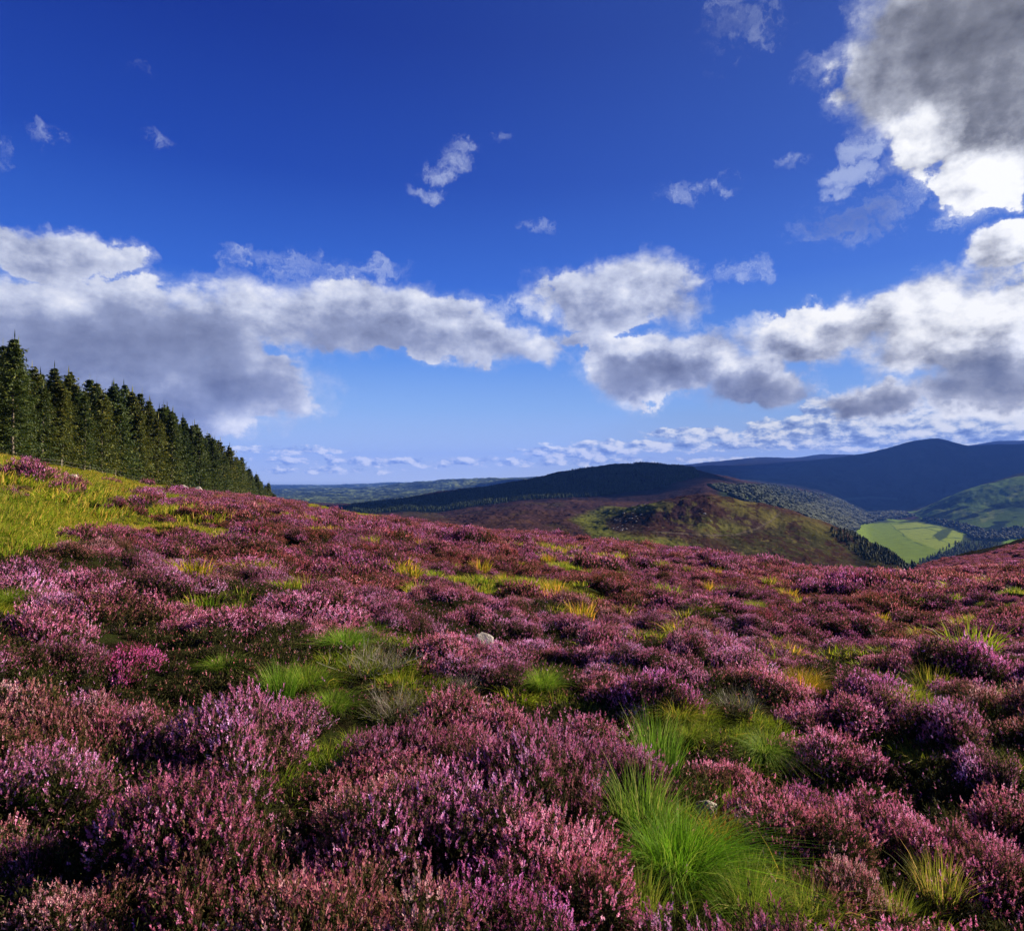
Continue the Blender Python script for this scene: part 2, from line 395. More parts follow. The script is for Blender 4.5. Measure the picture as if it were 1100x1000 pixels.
def peat(t):
    p = t.n('ShaderNodeNewGeometry').outputs['Position']
    a = t.noise(p, 1.3, 6, .6); b = t.noise(p, 14, 4, .6); e = t.noise(p, .09, 3)
    c = t.mix(t.ss(a, .42, .6), (.012, .008, .005), (.022, .028, .008))
    c = t.mix(t.ss(b, .5, .75), c, (.035, .026, .014))
    # left bank is under grass
    g = attr(t, 'grass')
    gc = t.mix(t.ss(t.noise(p, .8, 5), .4, .62), (.080, .100, .014), (.14, .125, .032))
    c = t.mix(g, c, gc)
    bp = t.n('ShaderNodeBump'); bp.inputs['Distance'].default_value = .05; t.put(bp.inputs['Height'], t.noise(p, 22, 5, .65))
    return plain(t, c, 1., 0., normal=bp.outputs[0])
M_PEAT = mat('peat_and_moss', peat)

# grassy ground: the bank on the left and its lower edge (map coordinates)
def grass_mask(x, y):
    r = np.hypot(x, y); th = np.arctan2(x, y)
    u = 550 + F * np.tan(np.clip(th, -1.1, 1.1))
    z = near_z(r, th); v = 515 - F * z / np.maximum(y, .5)
    lim = np.interp(u, [-400, 0, 60, 105, 122, 135, 150, 200, 260, 300, 420, 470], [640, 598, 594, 580, 562, 548, 540, 533, 535, 534, 500, 500])
    lim = lim + 13 * fbm(x / 4.5, y / 4.5, 4)
    m = smooth(lim - v, -2, 3) * (y > 5)
    # a thin strip of pale grass along part of the crest
    strip = smooth(u, 320, 335) * (1 - smooth(u, 415, 432)) * smooth(r, 108, 114)
    return np.maximum(m, strip)

THF = np.concatenate([np.linspace(-PI, -.86, 90)[:-1], np.linspace(-.86, .86, 1150), np.linspace(.86, PI, 90)[1:]])
Rn = np.concatenate([[0.0, .25, .5, .75], np.geomspace(1., 240, 430)])
me = grid_mesh('ground', THF, Rn, [M_PEAT], lambda T, R, V: {'grass': grass_mask(V[:, 0], V[:, 1]) * (R < 230)})
tag(obj('ground', me), kind='structure')

def seg_dist(px, py, pts):
    d = np.full_like(px, 1e9)
    for (x0, y0), (x1, y1) in zip(pts[:-1], pts[1:]):
        dx, dy = x1 - x0, y1 - y0
        t = np.clip(((px - x0) * dx + (py - y0) * dy) / (dx * dx + dy * dy), 0, 1)
        d = np.minimum(d, np.hypot(px - x0 - t * dx, py - y0 - t * dy))
    return d
def inpoly(px, py, poly):
    c = np.zeros(px.shape, bool); n = len(poly)
    for i in range(n):
        x0, y0 = poly[i]; x1, y1 = poly[(i + 1) % n]
        with np.errstate(divide='ignore', invalid='ignore'):
            c ^= ((y0 > py) != (y1 > py)) & (px < (x1 - x0) * (py - y0) / (y1 - y0 + 1e-12) + x0)
    return c
def softpoly(px, py, poly, soft):
    d = seg_dist(px, py, poly + [poly[0]])
    return np.where(inpoly(px, py, poly), smooth(d, -soft, soft), 1 - smooth(d, -soft, soft)) if soft > 0 else inpoly(px, py, poly).astype(float)

# what grows where: map of the country beyond, drawn from the bearings and slopes of the photograph
def cover(T, R, V):
    u = 550 + F * np.tan(np.clip(T, -.93, .93)); y = np.maximum(V[:, 1], 1); v = 515 - F * V[:, 2] / y
    n1 = fbm(T * 40, np.log(R) * 14, 5, .6); n2 = fbm(T * 120 + 7, np.log(R) * 60, 4, .6); n3 = fbm(T * 14, np.log(R) * 5 + 3, 3)
    uu = u + 7 * n1; vv = v + 2.5 * n1 + 1.2 * n2
    col = np.zeros((len(u), 3))
    def put(c, w):
        nonlocal col
        w = np.clip(w, 0, 1)[:, None]; col = col * (1 - w) + np.array(c) * w
    moor = (.062, .034, .036); rust = (.078, .042, .028); grass = (.060, .070, .016); forest = (.008, .016, .008); field = (.25, .34, .055)
    put(moor, np.ones_like(u))
    put(rust, smooth(n1, -.1, .5)); put((.11, .055, .052), smooth(n2, .1, .5) * .6); put(grass, smooth(n3 + .4 * n1, .2, .5) * .3)
    mid = (R > 250) & (R < 1000)
    # green flush and sheep lawns below the knoll, brightened to paint in sunlit ridges
    put((.16, .18, .035), mid * softpoly(uu, vv, [(615, 557), (650, 545), (700, 538), (720, 541), (680, 552), (648, 562), (660, 572), (720, 578), (760, 585), (700, 592), (640, 580)], 5) * .85)
    put((.16, .16, .04), mid * softpoly(uu, vv, [(735, 560), (765, 552), (800, 566), (790, 578), (750, 572)], 5) * .8)
    put((.17, .155, .04), mid * softpoly(uu, vv, [(760, 535), (800, 536), (835, 552), (870, 556), (905, 572), (890, 580), (840, 566), (790, 550)], 5) * .75)
    put((.06, .065, .022), mid * softpoly(uu, vv, [(770, 575), (850, 562), (930, 580), (960, 600), (900, 606), (800, 600)], 8) * .75)  # olive right flank, darkened to paint in its shade
    put((.050, .022, .024), mid * smooth(u, 640, 700) * smooth(n2 + .6 * n1, .0, .22) * .8)
    put((.20, .18, .05), mid * smooth(u, 640, 700) * smooth(n2 - .7 * n1, .25, .45) * .6)
    put((.03, .022, .022), mid * softpoly(uu, vv, [(648, 556), (668, 549), (700, 552), (705, 560), (680, 570), (655, 568)], 3) * .8)
    put(forest, mid * smooth(u, 905, 925) * .7)
    # broad forest hill
    fh = (R > 1250) & (R < 2650)
    put((.036, .022, .025), fh * np.ones_like(u))
    put(forest, fh * softpoly(uu, vv, [(360, 560), (380, 541), (470, 531), (560, 517), (620, 504), (690, 497), (745, 501), (755, 512), (720, 524), (640, 531), (560, 535), (520, 541), (480, 552), (420, 560)], 3) * .8)
    put((.070, .11, .030), fh * softpoly(uu, vv, [(620, 503), (690, 496), (745, 501), (720, 505), (640, 506)], 2) * .8)
    put((.065, .036, .034), fh * softpoly(uu, vv, [(700, 516), (745, 508), (790, 512), (830, 521), (800, 528), (740, 527)], 4))
    # farmland and woods on the far side of the gap
    fm = (R > 1000) & (R < 3300) & (u > 750)
    put((.032, .050, .018), fm * softpoly(uu, vv, [(770, 520), (830, 522), (900, 540), (940, 560), (905, 572), (840, 556), (780, 540)], 5))
    put((.20, .30, .05), fm * softpoly(uu, vv, [(795, 525), (812, 526), (830, 536), (842, 545), (838, 552), (822, 545), (806, 538)], 1.5))
    put((.12, .13, .055), fm * softpoly(uu, vv, [(862, 529), (885, 531), (880, 537), (862, 535)], 2))
    put((.03, .045, .018), fm * softpoly(uu, vv, [(848, 549), (900, 530), (960, 548), (985, 553), (930, 562), (918, 572), (880, 566)], 3) * .85)
    # valley floor
    vf = (R > 1350) & (R < 3000) & (u > 905)
    put((.055, .075, .025), vf * np.ones_like(u))
    A = [(917, 568), (928, 562), (960, 560), (1000, 563), (1034, 572), (1032, 582), (1005, 596), (983, 606), (950, 600), (925, 580)]
    put((.19, .27, .035), vf * softpoly(u, vv, A, 1.))
    put((.29, .36, .06), vf * softpoly(u, vv, [(955, 563), (985, 561), (1018, 566), (1034, 573), (1030, 584), (1005, 590), (975, 578)], 1.2) * .8)
    put((.18, .26, .035), vf * softpoly(uu, v, [(940, 556), (965, 551), (985, 556), (960, 561)], 1.2))
    for pl in ([(955, 563), (975, 579), (990, 586)], [(990, 566), (1008, 571), (1000, 577), (1018, 583)], [(965, 569), (1000, 566), (1022, 569)], [(978, 580), (1010, 577), (1031, 578)]):
        put((.09, .14, .035), vf * (1 - smooth(seg_dist(u + 2 * n1, v + .9 * n2, pl), .1, .8)) * smooth(n2, -.5, .1))
    put((.07, .10, .03), vf * softpoly(u, v, [(1001, 575), (1012, 568), (1024, 567), (1016, 577), (1008, 581)], 1.))
    put((.18, .30, .04), (R > 1200) * (R < 2600) * softpoly(u, vv, [(1030, 569), (1044, 564), (1056, 566), (1050, 573), (1035, 574)], 1.))
    put((.20, .33, .04), (R > 1200) * (R < 2600) * softpoly(u, vv, [(1070, 580), (1100, 568), (1140, 560), (1140, 580), (1100, 582), (1082, 586)], 1.))
    # right-hand hill
    rh = (R > 1850) & (R < 3400) & (u > 975) & (vv < np.interp(u, [975, 1040, 1100, 1200], [553, 566, 572, 560]))
    put((.14, .22, .05), rh * np.ones_like(u)); put((.30, .36, .09), rh * smooth(n1 + n2 * .5, .15, .5)); put((.030, .050, .022), rh * smooth(fbm(T * 30 + 3, np.log(R) * 25, 4), .02, .16) * smooth(vv, 520, 545))
    # the big mountain and ridges beyond
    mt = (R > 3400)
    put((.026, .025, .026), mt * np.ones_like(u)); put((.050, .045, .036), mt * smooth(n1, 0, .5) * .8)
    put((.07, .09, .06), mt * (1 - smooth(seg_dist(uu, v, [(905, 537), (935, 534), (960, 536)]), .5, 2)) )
    # far lowland with fields and woods on the left
    lf = (R > 3200) & (u < 620)
    cell = vnoise(T * 260, np.log(R) * 90)
    put((.060, .085, .060), lf * np.ones_like(u)); put((.20, .26, .10), lf * smooth(cell + .35 * n3, .12, .2) * .8); put((.03, .045, .03), lf * smooth(n1, .1, .3))
    put((.20, .24, .09), lf * softpoly(uu, v, [(488, 517), (512, 517), (512, 523), (490, 524)], 1.5))
    # track across the knoll, with a lay-by
    tr = [(700, 571), (735, 573), (765, 575), (790, 574), (812, 568), (830, 558), (838, 550)]
    put((.16, .13, .10), (R > 250) * (R < 1500) * (1 - smooth(seg_dist(u, v + .4 * n2, tr), .35, 1.0)) * .8)
    put((.25, .2, .15), mid * (1 - smooth(seg_dist(u, v + .5 * n2, [(505, 556), (530, 562), (552, 570)]), .3, .9)) * .0)
    c4 = np.concatenate([col, np.ones((len(u), 1))], 1)
    return {'cover': c4}

def landmat(t):
    c = attr(t, 'cover', 'Color'); p = t.n('ShaderNodeNewGeometry').outputs['Position']
    n = t.noise(p, .045, 6, .65); n2 = t.noise(p, .3, 4, .6)
    c = t.v('SCALE', c, .60)
    k = t.m('MULTIPLY_ADD', n, 1.1, .45)
    k = t.m('MULTIPLY', k, t.m('MULTIPLY_ADD', n2, .9, .55))
    c = t.v('SCALE', c, k)
    bp = t.n('ShaderNodeBump'); bp.inputs['Distance'].default_value = 2.2; bp.inputs['Strength'].default_value = .8; t.put(bp.inputs['Height'], t.noise(p, .09, 6, .65))
    return plain(t, c, 1., 0., normal=bp.outputs[0])
M_LAND = mat('moor_and_fields', landmat)
THL = np.concatenate([np.linspace(-1.25, -.62, 60)[:-1], np.linspace(-.62, .72, 1500), np.linspace(.72, 1.25, 60)[1:]])
for nm, r0, r1, k in (('moorland', 225, 1000, 260), ('hills', 1000, 3400, 380), ('mountains', 3400, 16000, 260), ('plain', 16000, 80000, 12)):
    Rr = np.geomspace(r0, r1, k)
    tag(obj(nm, grid_mesh(nm, THL, Rr, [M_LAND], cover)), kind='structure')
# the rest of the round, coarse, so the land goes on behind the viewer
THB = np.concatenate([np.linspace(1.25, PI, 40)[:-1], np.linspace(PI, 2 * PI - 1.25, 40)])
def backz(r, th):
    th = np.where(th > PI, th - 2 * PI, th)
    a = near_z(r, th); e = 1.25 * np.sign(th)
    b = land_z(r, np.broadcast_to(e, r.shape)); w = smooth(np.abs(th), 1.25, 1.7)
    return b * (1 - w) + np.minimum(a, 40) * w * (1 - smooth(r, 2000, 9000)) - 150 * w * smooth(r, 2000, 9000) - 1350 * w * smooth(r, 20000, 80000)
tag(obj('land', grid_mesh('land', THB, np.geomspace(225, 80000, 60), [M_LAND], lambda T, R, V: {'cover': np.tile((.09, .08, .045, 1), (len(T), 1))}, zfn=backz)), kind='structure')

# ------------------------------------------------------------------ woods far off (masses nobody could count)
def merge(template_V, template_F, pos, scl, rot, tilt=None):
    n = len(pos); k = len(template_V)
    c, s = np.cos(rot), np.sin(rot)
    V = template_V[None] * scl[:, None, :]
    x = V[..., 0] * c[:, None] - V[..., 1] * s[:, None]; y = V[..., 0] * s[:, None] + V[..., 1] * c[:, None]
    V = np.stack([x, y, V[..., 2]], -1) + pos[:, None, :]
    Fc = template_F[None] + (np.arange(n) * k)[:, None, None]
    return V.reshape(-1, 3), Fc.reshape(-1, template_F.shape[1])
def cone_template(tiers=3, sides=6):
    V = []; Fc = []
    for i in range(tiers):
        z0, z1 = .06 + .3 * i, .45 + .28 * i; r = .25 * (1 - .26 * i)
        b = len(V)
        for k in range(sides):
            a = 2 * PI * k / sides + i; q = r * (1 + .3 * math.sin(k * 2.3 + i)); V.append((q * math.cos(a), q * math.sin(a), z0 + .04 * math.cos(k * 3)))
        V.append((0, 0, z1))
        for k in range(sides): Fc.append((b + k, b + (k + 1) % sides, b + sides))
    return np.array(V, float), np.array(Fc)
def blob_template(seed):
    me = bpy.data.meshes.new('t'); import bmesh
    bm = bmesh.new(); bmesh.ops.create_icosphere(bm, subdivisions=2, radius=.5)
    rg = np.random.default_rng(seed)
    V = np.array([v.co[:] for v in bm.verts]); V = V * (1 + rg.uniform(-.28, .28, (len(V), 1))); V[:, 2] = V[:, 2] * .85 + .42
    Fc = np.array([[v.index for v in f.verts] for f in bm.faces]); bm.free(); bpy.data.meshes.remove(me)
    return V, Fc
def forestmat(t):
    v = attr(t, 'rnd'); c = t.mix(v, (.010, .022, .007), (.030, .046, .012))
    return plain(t, c)
M_FAR = mat('distant_foliage', forestmat)
def scatter_uv(n, poly, y0, y1, seed):
    """points on the land inside a map polygon given in bearing/row, between two depths"""
    rg = np.random.default_rng(seed)
    us = [p[0] for p in poly]; got = []
    tries = 0
    while sum(len(g) for g in got) < n and tries < 40:
        tries += 1
        u = rg.uniform(min(us), max(us), 40000); y = np.exp(rg.uniform(np.log(y0), np.log(y1), 40000))
        th = np.arctan((u - 550) / F); r = y / np.cos(th); z = land_z(r, th); v = 515 - F * z / y
        k = inpoly(u, v, poly); got.append(np.stack([r * np.sin(th), y, z], 1)[k])
    return np.concatenate(got)[:n]
def far_wood(name, label, cat, n, poly, y0, y1, h, seed, conifer=True, w=1.):
    P = scatter_uv(n, poly, y0, y1, seed); rg = np.random.default_rng(seed); n = len(P)
    tV, tF = cone_template() if conifer else blob_template(seed)
    hh = rg.uniform(h * .65, h * 1.15, n); ww = hh * rg.uniform(.8, 1.2, n) * w
    P[:, 2] -= .3
    V, Fc = merge(tV, tF, P, np.stack([ww, ww, hh], 1), rg.uniform(0, 6.28, n))
    o = obj(name, mesh_np(name, V, Fc, [M_FAR], attrs={'rnd': np.repeat(rg.random(n), len(tV))}, smooth=False))
    return tag(o, label, cat, kind='stuff')
far_wood('conifer_forest', 'dark conifer forest covering the flank of the broad hill', 'forest', 14000,
         [(360, 565), (378, 543), (470, 532), (560, 518), (620, 505), (690, 498), (745, 502), (752, 512), (700, 526), (640, 533), (560, 537), (520, 543), (480, 552), (430, 562)], 1300, 2650, 9, 1)
far_wood('conifer_wood', 'dark conifers along the near edge of the bright green fields', 'forest', 900,
         [(982, 606), (1000, 597), (1020, 585), (1042, 580), (1085, 586), (1085, 606), (1000, 615), (975, 618)], 480, 1700, 9, 2)
far_wood('conifer_slope', 'band of conifers down the shaded flank of the knoll beside the fields', 'forest', 900,
         [(895, 568), (915, 572), (935, 585), (960, 594), (985, 606), (980, 616), (940, 608), (910, 590), (888, 572)], 430, 760, 4, 3)
far_wood('broadleaf_woodland', 'dark broadleaf woodland filling the head of the valley', 'forest', 2600,
         [(845, 550), (880, 538), (905, 533), (960, 549), (985, 554), (940, 560), (922, 565), (916, 574), (895, 568), (870, 560)], 1100, 3300, 10, 4, conifer=False, w=1.35)
far_wood('scattered_woodland', 'patchy trees and hedges between the fields across the valley', 'forest', 1700,
         [(760, 522), (830, 521), (905, 535), (940, 556), (860, 552), (800, 540)], 1050, 3300, 8, 5, conifer=False, w=1.4)
far_wood('hedgerow_trees', 'trees and hedges at the foot of the right-hand hill above the fields', 'forest', 500,
         [(985, 556), (1030, 562), (1060, 572), (1100, 566), (1100, 578), (1070, 582), (1045, 580), (1030, 570)], 1500, 2500, 11, 6, conifer=False)

# ------------------------------------------------------------------ clouds out of frame on the sunny side; their shadows lie on the hills
def lumpy_cloud(x, y, rx, ry, seed, alt=3000.):
    """a cumulus whose shadow falls on the land round (x, y)"""
    import bmesh
    k = alt / math.tan(SUN_EL)
    bm = bmesh.new(); bmesh.ops.create_icosphere(bm, subdivisions=5, radius=1)
    V = np.array([v.co[:] for v in bm.verts]); Fc = np.array([[v.index for v in f.verts] for f in bm.faces]); bm.free()
    n = fbm(V[:, 0] * 2 + seed, V[:, 1] * 2 + V[:, 2], 4) + fbm(V[:, 2] * 2.3 + seed, V[:, 0] * 2.1, 4)
    V = V * (1 + .35 * n)[:, None]
    V[:, 2] = np.where(V[:, 2] < 0, V[:, 2] * .25, V[:, 2])
    V = V * np.array([rx, ry, min(rx, ry) * .35])
    return mesh_np('cloud', V, Fc, [M_CLOUD], smooth=True), (x + k * math.sin(SUN_AZ), y + k * math.cos(SUN_AZ), alt)
M_CLOUD = mat('cloud_white', lambda t: leafy(t, (.85, .86, .88), .5, 1, 0))
for (x, y, rx, ry, sd, al) in ((3900, 6100, 3000, 1900, 1., 4500.), (60, 1980, 620, 500, 4., 3000.), (800, 4000, 600, 350, 9., 3000.)):
    m_, l_ = lumpy_cloud(x, y, rx, ry, sd, al)
    tag(obj('cloud', m_, loc=l_), 'white cumulus cloud out beyond the right edge of the view', 'cloud', 'clouds on the sunny side')
# ------------------------------------------------------------------ heather
def norm(a): return a / np.maximum(np.linalg.norm(a, axis=-1, keepdims=True), 1e-9)
def dome_points(rg, n, lobes, low=-.15):
    """points and outward normals on the upper surface of a cluster of lobes (x, y, z, rx, rz)"""
    L = np.array(lobes); area = L[:, 3] ** 2; pick = rg.choice(len(L), n * 3, p=area / area.sum())
    d = norm(rg.normal(size=(n * 3, 3))); d[:, 2] = np.where(d[:, 2] < low, -d[:, 2], d[:, 2])
    c = L[pick, :3]; r = np.stack([L[pick, 3], L[pick, 3], L[pick, 4]], 1)
    p = c + d * r; nrm = norm(d / r)
    keep = np.ones(len(p), bool)
    for k, l in enumerate(L):
        q = (p - l[:3]) / np.array([l[3], l[3], l[4]]); keep &= ((q ** 2).sum(1) > .90) | (pick == k)
    keep &= p[:, 2] > .02
    return p[keep][:n], nrm[keep][:n]

def quads(c, a, b):
    """quads centred at c spanned by half-vectors a (long) and b (wide), pointed at the long end"""
    V = np.stack([c - a, c + b * 1., c + a, c - b * 1.], 1)
    n = len(c)
    return V.reshape(-1, 3), np.arange(n * 4).reshape(n, 4)

def heather_mesh(name, seed, R, H, nsp, flor, flen, fw, slen, mats, core=.80, leaf=3, lobes=None, sparse=0.):
    """one heather clump: dark filler dome for inner shade, leafy shoots and upright flower spikes.
    R,H spread and height; nsp spikes; flor florets to a spike; flen,fw floret half sizes; slen spike length"""
    rg = np.random.default_rng(seed)
    if lobes is None:
        lobes = [(R * rg.uniform(-.15, .15), R * rg.uniform(-.15, .15), H * .1, R * .55, H * .72)]
        for k in range(9):
            a = rg.uniform(0, 6.28); q = R * rg.uniform(.30, .88); s = rg.uniform(.20, .42)
            lobes.append((q * math.cos(a), q * math.sin(a), H * rg.uniform(-.05, .25), R * s, H * rg.uniform(.35, .85) * (1.15 - .5 * q / R)))
    p, nr = dome_points(rg, nsp, lobes)
    n = len(p)
    ax = norm(nr * rg.uniform(.3, 1.2, (n, 1)) + np.array([0, 0, .65]) + rg.normal(size=(n, 3)) * .30)
    ln = slen * rg.uniform(.55, 1.3, n)
    p = p + nr * (rg.normal(size=(n, 1)) * .065 + .18 * fbm(p[:, :1] * 9 / R + seed, p[:, 1:2] * 9 / R, 2)) * R
    bloom = fbm(p[:, 0] / R * 1.7 + seed, p[:, 1] / R * 1.7, 3)            # patches that flower more, patches gone over
    rndv = np.clip(.5 + bloom * .9 + rg.normal(size=n) * .22, 0, 1)
    Vs, Fs, rn, mi = [], [], [], []
    off = 0
    side = norm(np.cross(ax, rg.normal(size=(n, 3))))
    side2 = np.cross(ax, side)
    flowering = (rg.random(n) > sparse) & (rg.random(n) < .10 + 1.25 * smooth(nr[:, 2] + .25 * rg.normal(size=n), .05, .6))
    for j in range(flor):
        tpos = (j + .5) / flor
        ang = j * 2.4 + rg.uniform(0, 6.28, n)
        rad = np.cos(ang)[:, None] * side + np.sin(ang)[:, None] * side2
        wv = fw * (1.15 - .7 * tpos)
        c = p + ax * (ln * tpos)[:, None] + rad * wv * .8
        a = norm(ax * .8 + rad * .55 + rg.normal(size=(n, 3)) * .15) * flen
        b = norm(np.cross(rad, ax) + rg.normal(size=(n, 3)) * .3) * wv * .75
        V, Q = quads(c[flowering], a[flowering], b[flowering])
        Vs.append(V); Fs.append(Q + off); off += len(V)
        rn.append(np.repeat(np.clip(rndv + rg.normal(size=n) * .10, 0, 1)[flowering], 4)); mi.append(np.zeros(len(Q), int))
    for j in range(leaf):                                              # green-brown shoots under the flowers
        dn = rg.uniform(.1, 1.6, n)[:, None]
        c = p - ax * ln[:, None] * dn + rg.normal(size=(n, 3)) * fw * 1.3
        a = norm(ax + rg.normal(size=(n, 3)) * .45) * flen * 1.9
        b = norm(np.cross(a, rg.normal(size=(n, 3)))) * fw * .42
        V, Q = quads(c, a, b)
        Vs.append(V); Fs.append(Q + off); off += len(V); rn.append(np.repeat(rg.random(n), 4)); mi.append(np.ones(len(Q), int))
    # near-black filler dome standing in for the shade inside the clump
    k = 14; m = 7
    th = np.linspace(0, 2 * PI, k, endpoint=False); ph = np.linspace(0, PI / 2, m)
    TT, PP = np.meshgrid(th, ph, indexing='ij')
    d = np.stack([np.cos(TT) * np.cos(PP), np.sin(TT) * np.cos(PP), np.sin(PP)], -1).reshape(-1, 3)
    rr = np.zeros(len(d))
    for l in lobes:                                                    # radial support of the union
        for s in np.linspace(.05, 1.3, 40):
            q = (d * s * R - np.array(l[:3])) / np.array([l[3], l[3], l[4]])
            rr = np.where((q ** 2).sum(1) < 1, np.maximum(rr, s), rr)
    Vc = d * (rr * R * core)[:, None] * rg.uniform(.9, 1.05, (len(d), 1)); Vc[:, 2] -= .02
    i, j2 = np.meshgrid(np.arange(k), np.arange(m - 1), indexing='ij')
    i = i.ravel(); j2 = j2.ravel(); ni = (i + 1) % k
    Q = np.stack([i * m + j2, ni * m + j2, ni * m + j2 + 1, i * m + j2 + 1], 1)
    Vs.append(Vc); Fs.append(Q + off); rn.append(np.full(len(Vc), .2)); mi.append(np.full(len(Q), 2))
    return mesh_np(name, np.concatenate(Vs), np.concatenate(Fs), mats, midx=np.concatenate(mi), attrs={'rnd': np.concatenate(rn)})

def flowermat(individual):
    def f(t):
        r = attr(t, 'rnd'); oi = t.n('ShaderNodeObjectInfo'); p = t.n('ShaderNodeNewGeometry').outputs['Position']
        fresh = t.ramp(r, [(0, (.08, .046, .026)), (.22, (.25, .11, .080)), (.5, (.50, .125, .22)), (.8, (.69, .205, .40)), (1, (.86, .43, .66))])
        if individual:
            c = t.v('MULTIPLY', fresh, oi.outputs['Color'])
        else:
            a = t.noise(p, .22, 4, .6); b = t.noise(t.v('ADD', p, (40, 3, 9)), .55, 3, .6)
            k = t.m('ADD', t.m('MULTIPLY', oi.outputs['Random'], .34), t.m('MULTIPLY', a, .85))
            tint = t.ramp(k, [(.28, (.50, .62, .34)), (.38, (.95, .80, .50)), (.48, (1.05, 1.0, .66)), (.60, (1.0, .95, 1.0)), (.75, (1.0, .85, 1.25)), (.9, (1.15, 1.1, 1.3))])
            tint = t.mix(t.ss(b, .55, .72), tint, (.98, .62, .55))
            c = t.v('SCALE', t.v('MULTIPLY', fresh, tint), .84)
        return leafy(t, c, .35, .8, .04)
    return f
M_FLOW = mat('heather_flower', flowermat(True)); M_FLOWS = mat('heather_flower_far', flowermat(False))
M_SHOOT = mat('heather_shoot', lambda t: leafy(t, t.ramp(attr(t, 'rnd'), [(0, (.018, .013, .007)), (.5, (.032, .040, .011)), (.8, (.060, .068, .016)), (1, (.13, .085, .035))]), .25, .7, .05))
M_SHADE_CORE = mat('heather_shade_core', lambda t: plain(t, (.011, .008, .006)))  # near-black colour paints the shade inside the clumps
HM, HMS = [M_FLOW, M_SHOOT, M_SHADE_CORE], [M_FLOWS, M_SHOOT, M_SHADE_CORE]

NEAR = [heather_mesh('heather_near', 100 + k, .55, .36, 3000, 10, .0063, .0068, .038, HM, leaf=7, sparse=.12 + .10 * (k % 3)) for k in range(5)]
MID = [heather_mesh('heather_mid', 200 + k, .55, .36, 2100, 5, .0095, .0100, .042, HM, leaf=4, sparse=.15) for k in range(5)]
SMALLM = [heather_mesh('heather_slope', 300 + k, .6, .38, 1500, 3, .015, .0145, .045, HMS, leaf=3, sparse=.2) for k in range(5)]
FARM = [heather_mesh('heather_far', 400 + k, .8, .42, 900, 2, .030, .027, .055, HMS, leaf=2, sparse=.12, core=.86) for k in range(4)]

# ---- where clumps stand -----------------------------------------------------------------
bush_discs = []                          # x, y, radius of everything placed so far
def heather_bush(u, v, wpx, hpx, tint, label, group=None, rz=None, hmul=1.):
    p = hit(u, v + hpx * .42, 0.0); dist = math.hypot(p.x, p.y)
    sx = wpx / F * p.y / 1.0; me = (NEAR if dist < 5.2 else MID)[random.randrange(5)]
    o = obj('heather_bush', me, loc=(p.x, p.y, p.z - .03))
    sx *= 1.12; hz = min(max(hpx / F * p.y * .8 * hmul / .36, .75 * sx), 1.25 * sx)
    o.scale = (sx, sx * random.uniform(.85, 1.1), hz); o.rotation_euler = (random.uniform(-.08, .08), random.uniform(-.08, .08), random.uniform(0, 6.28))
    o.color = (*tint, 1)
    tag(o, label, 'heather bush', group)
    bush_discs.append((p.x, p.y, sx * .42))
    return o
LIL, PNK, MAG, DSK, SAL, BRN, PUR, PAL = (1.02, 1.2, 1.28), (1, 1, 1), (1.08, .62, 1.02), (.75, .8, .85), (1.05, 1.08, .95), (.78, .95, .62), (.98, .9, 1.22), (1.15, 1.5, 1.25)
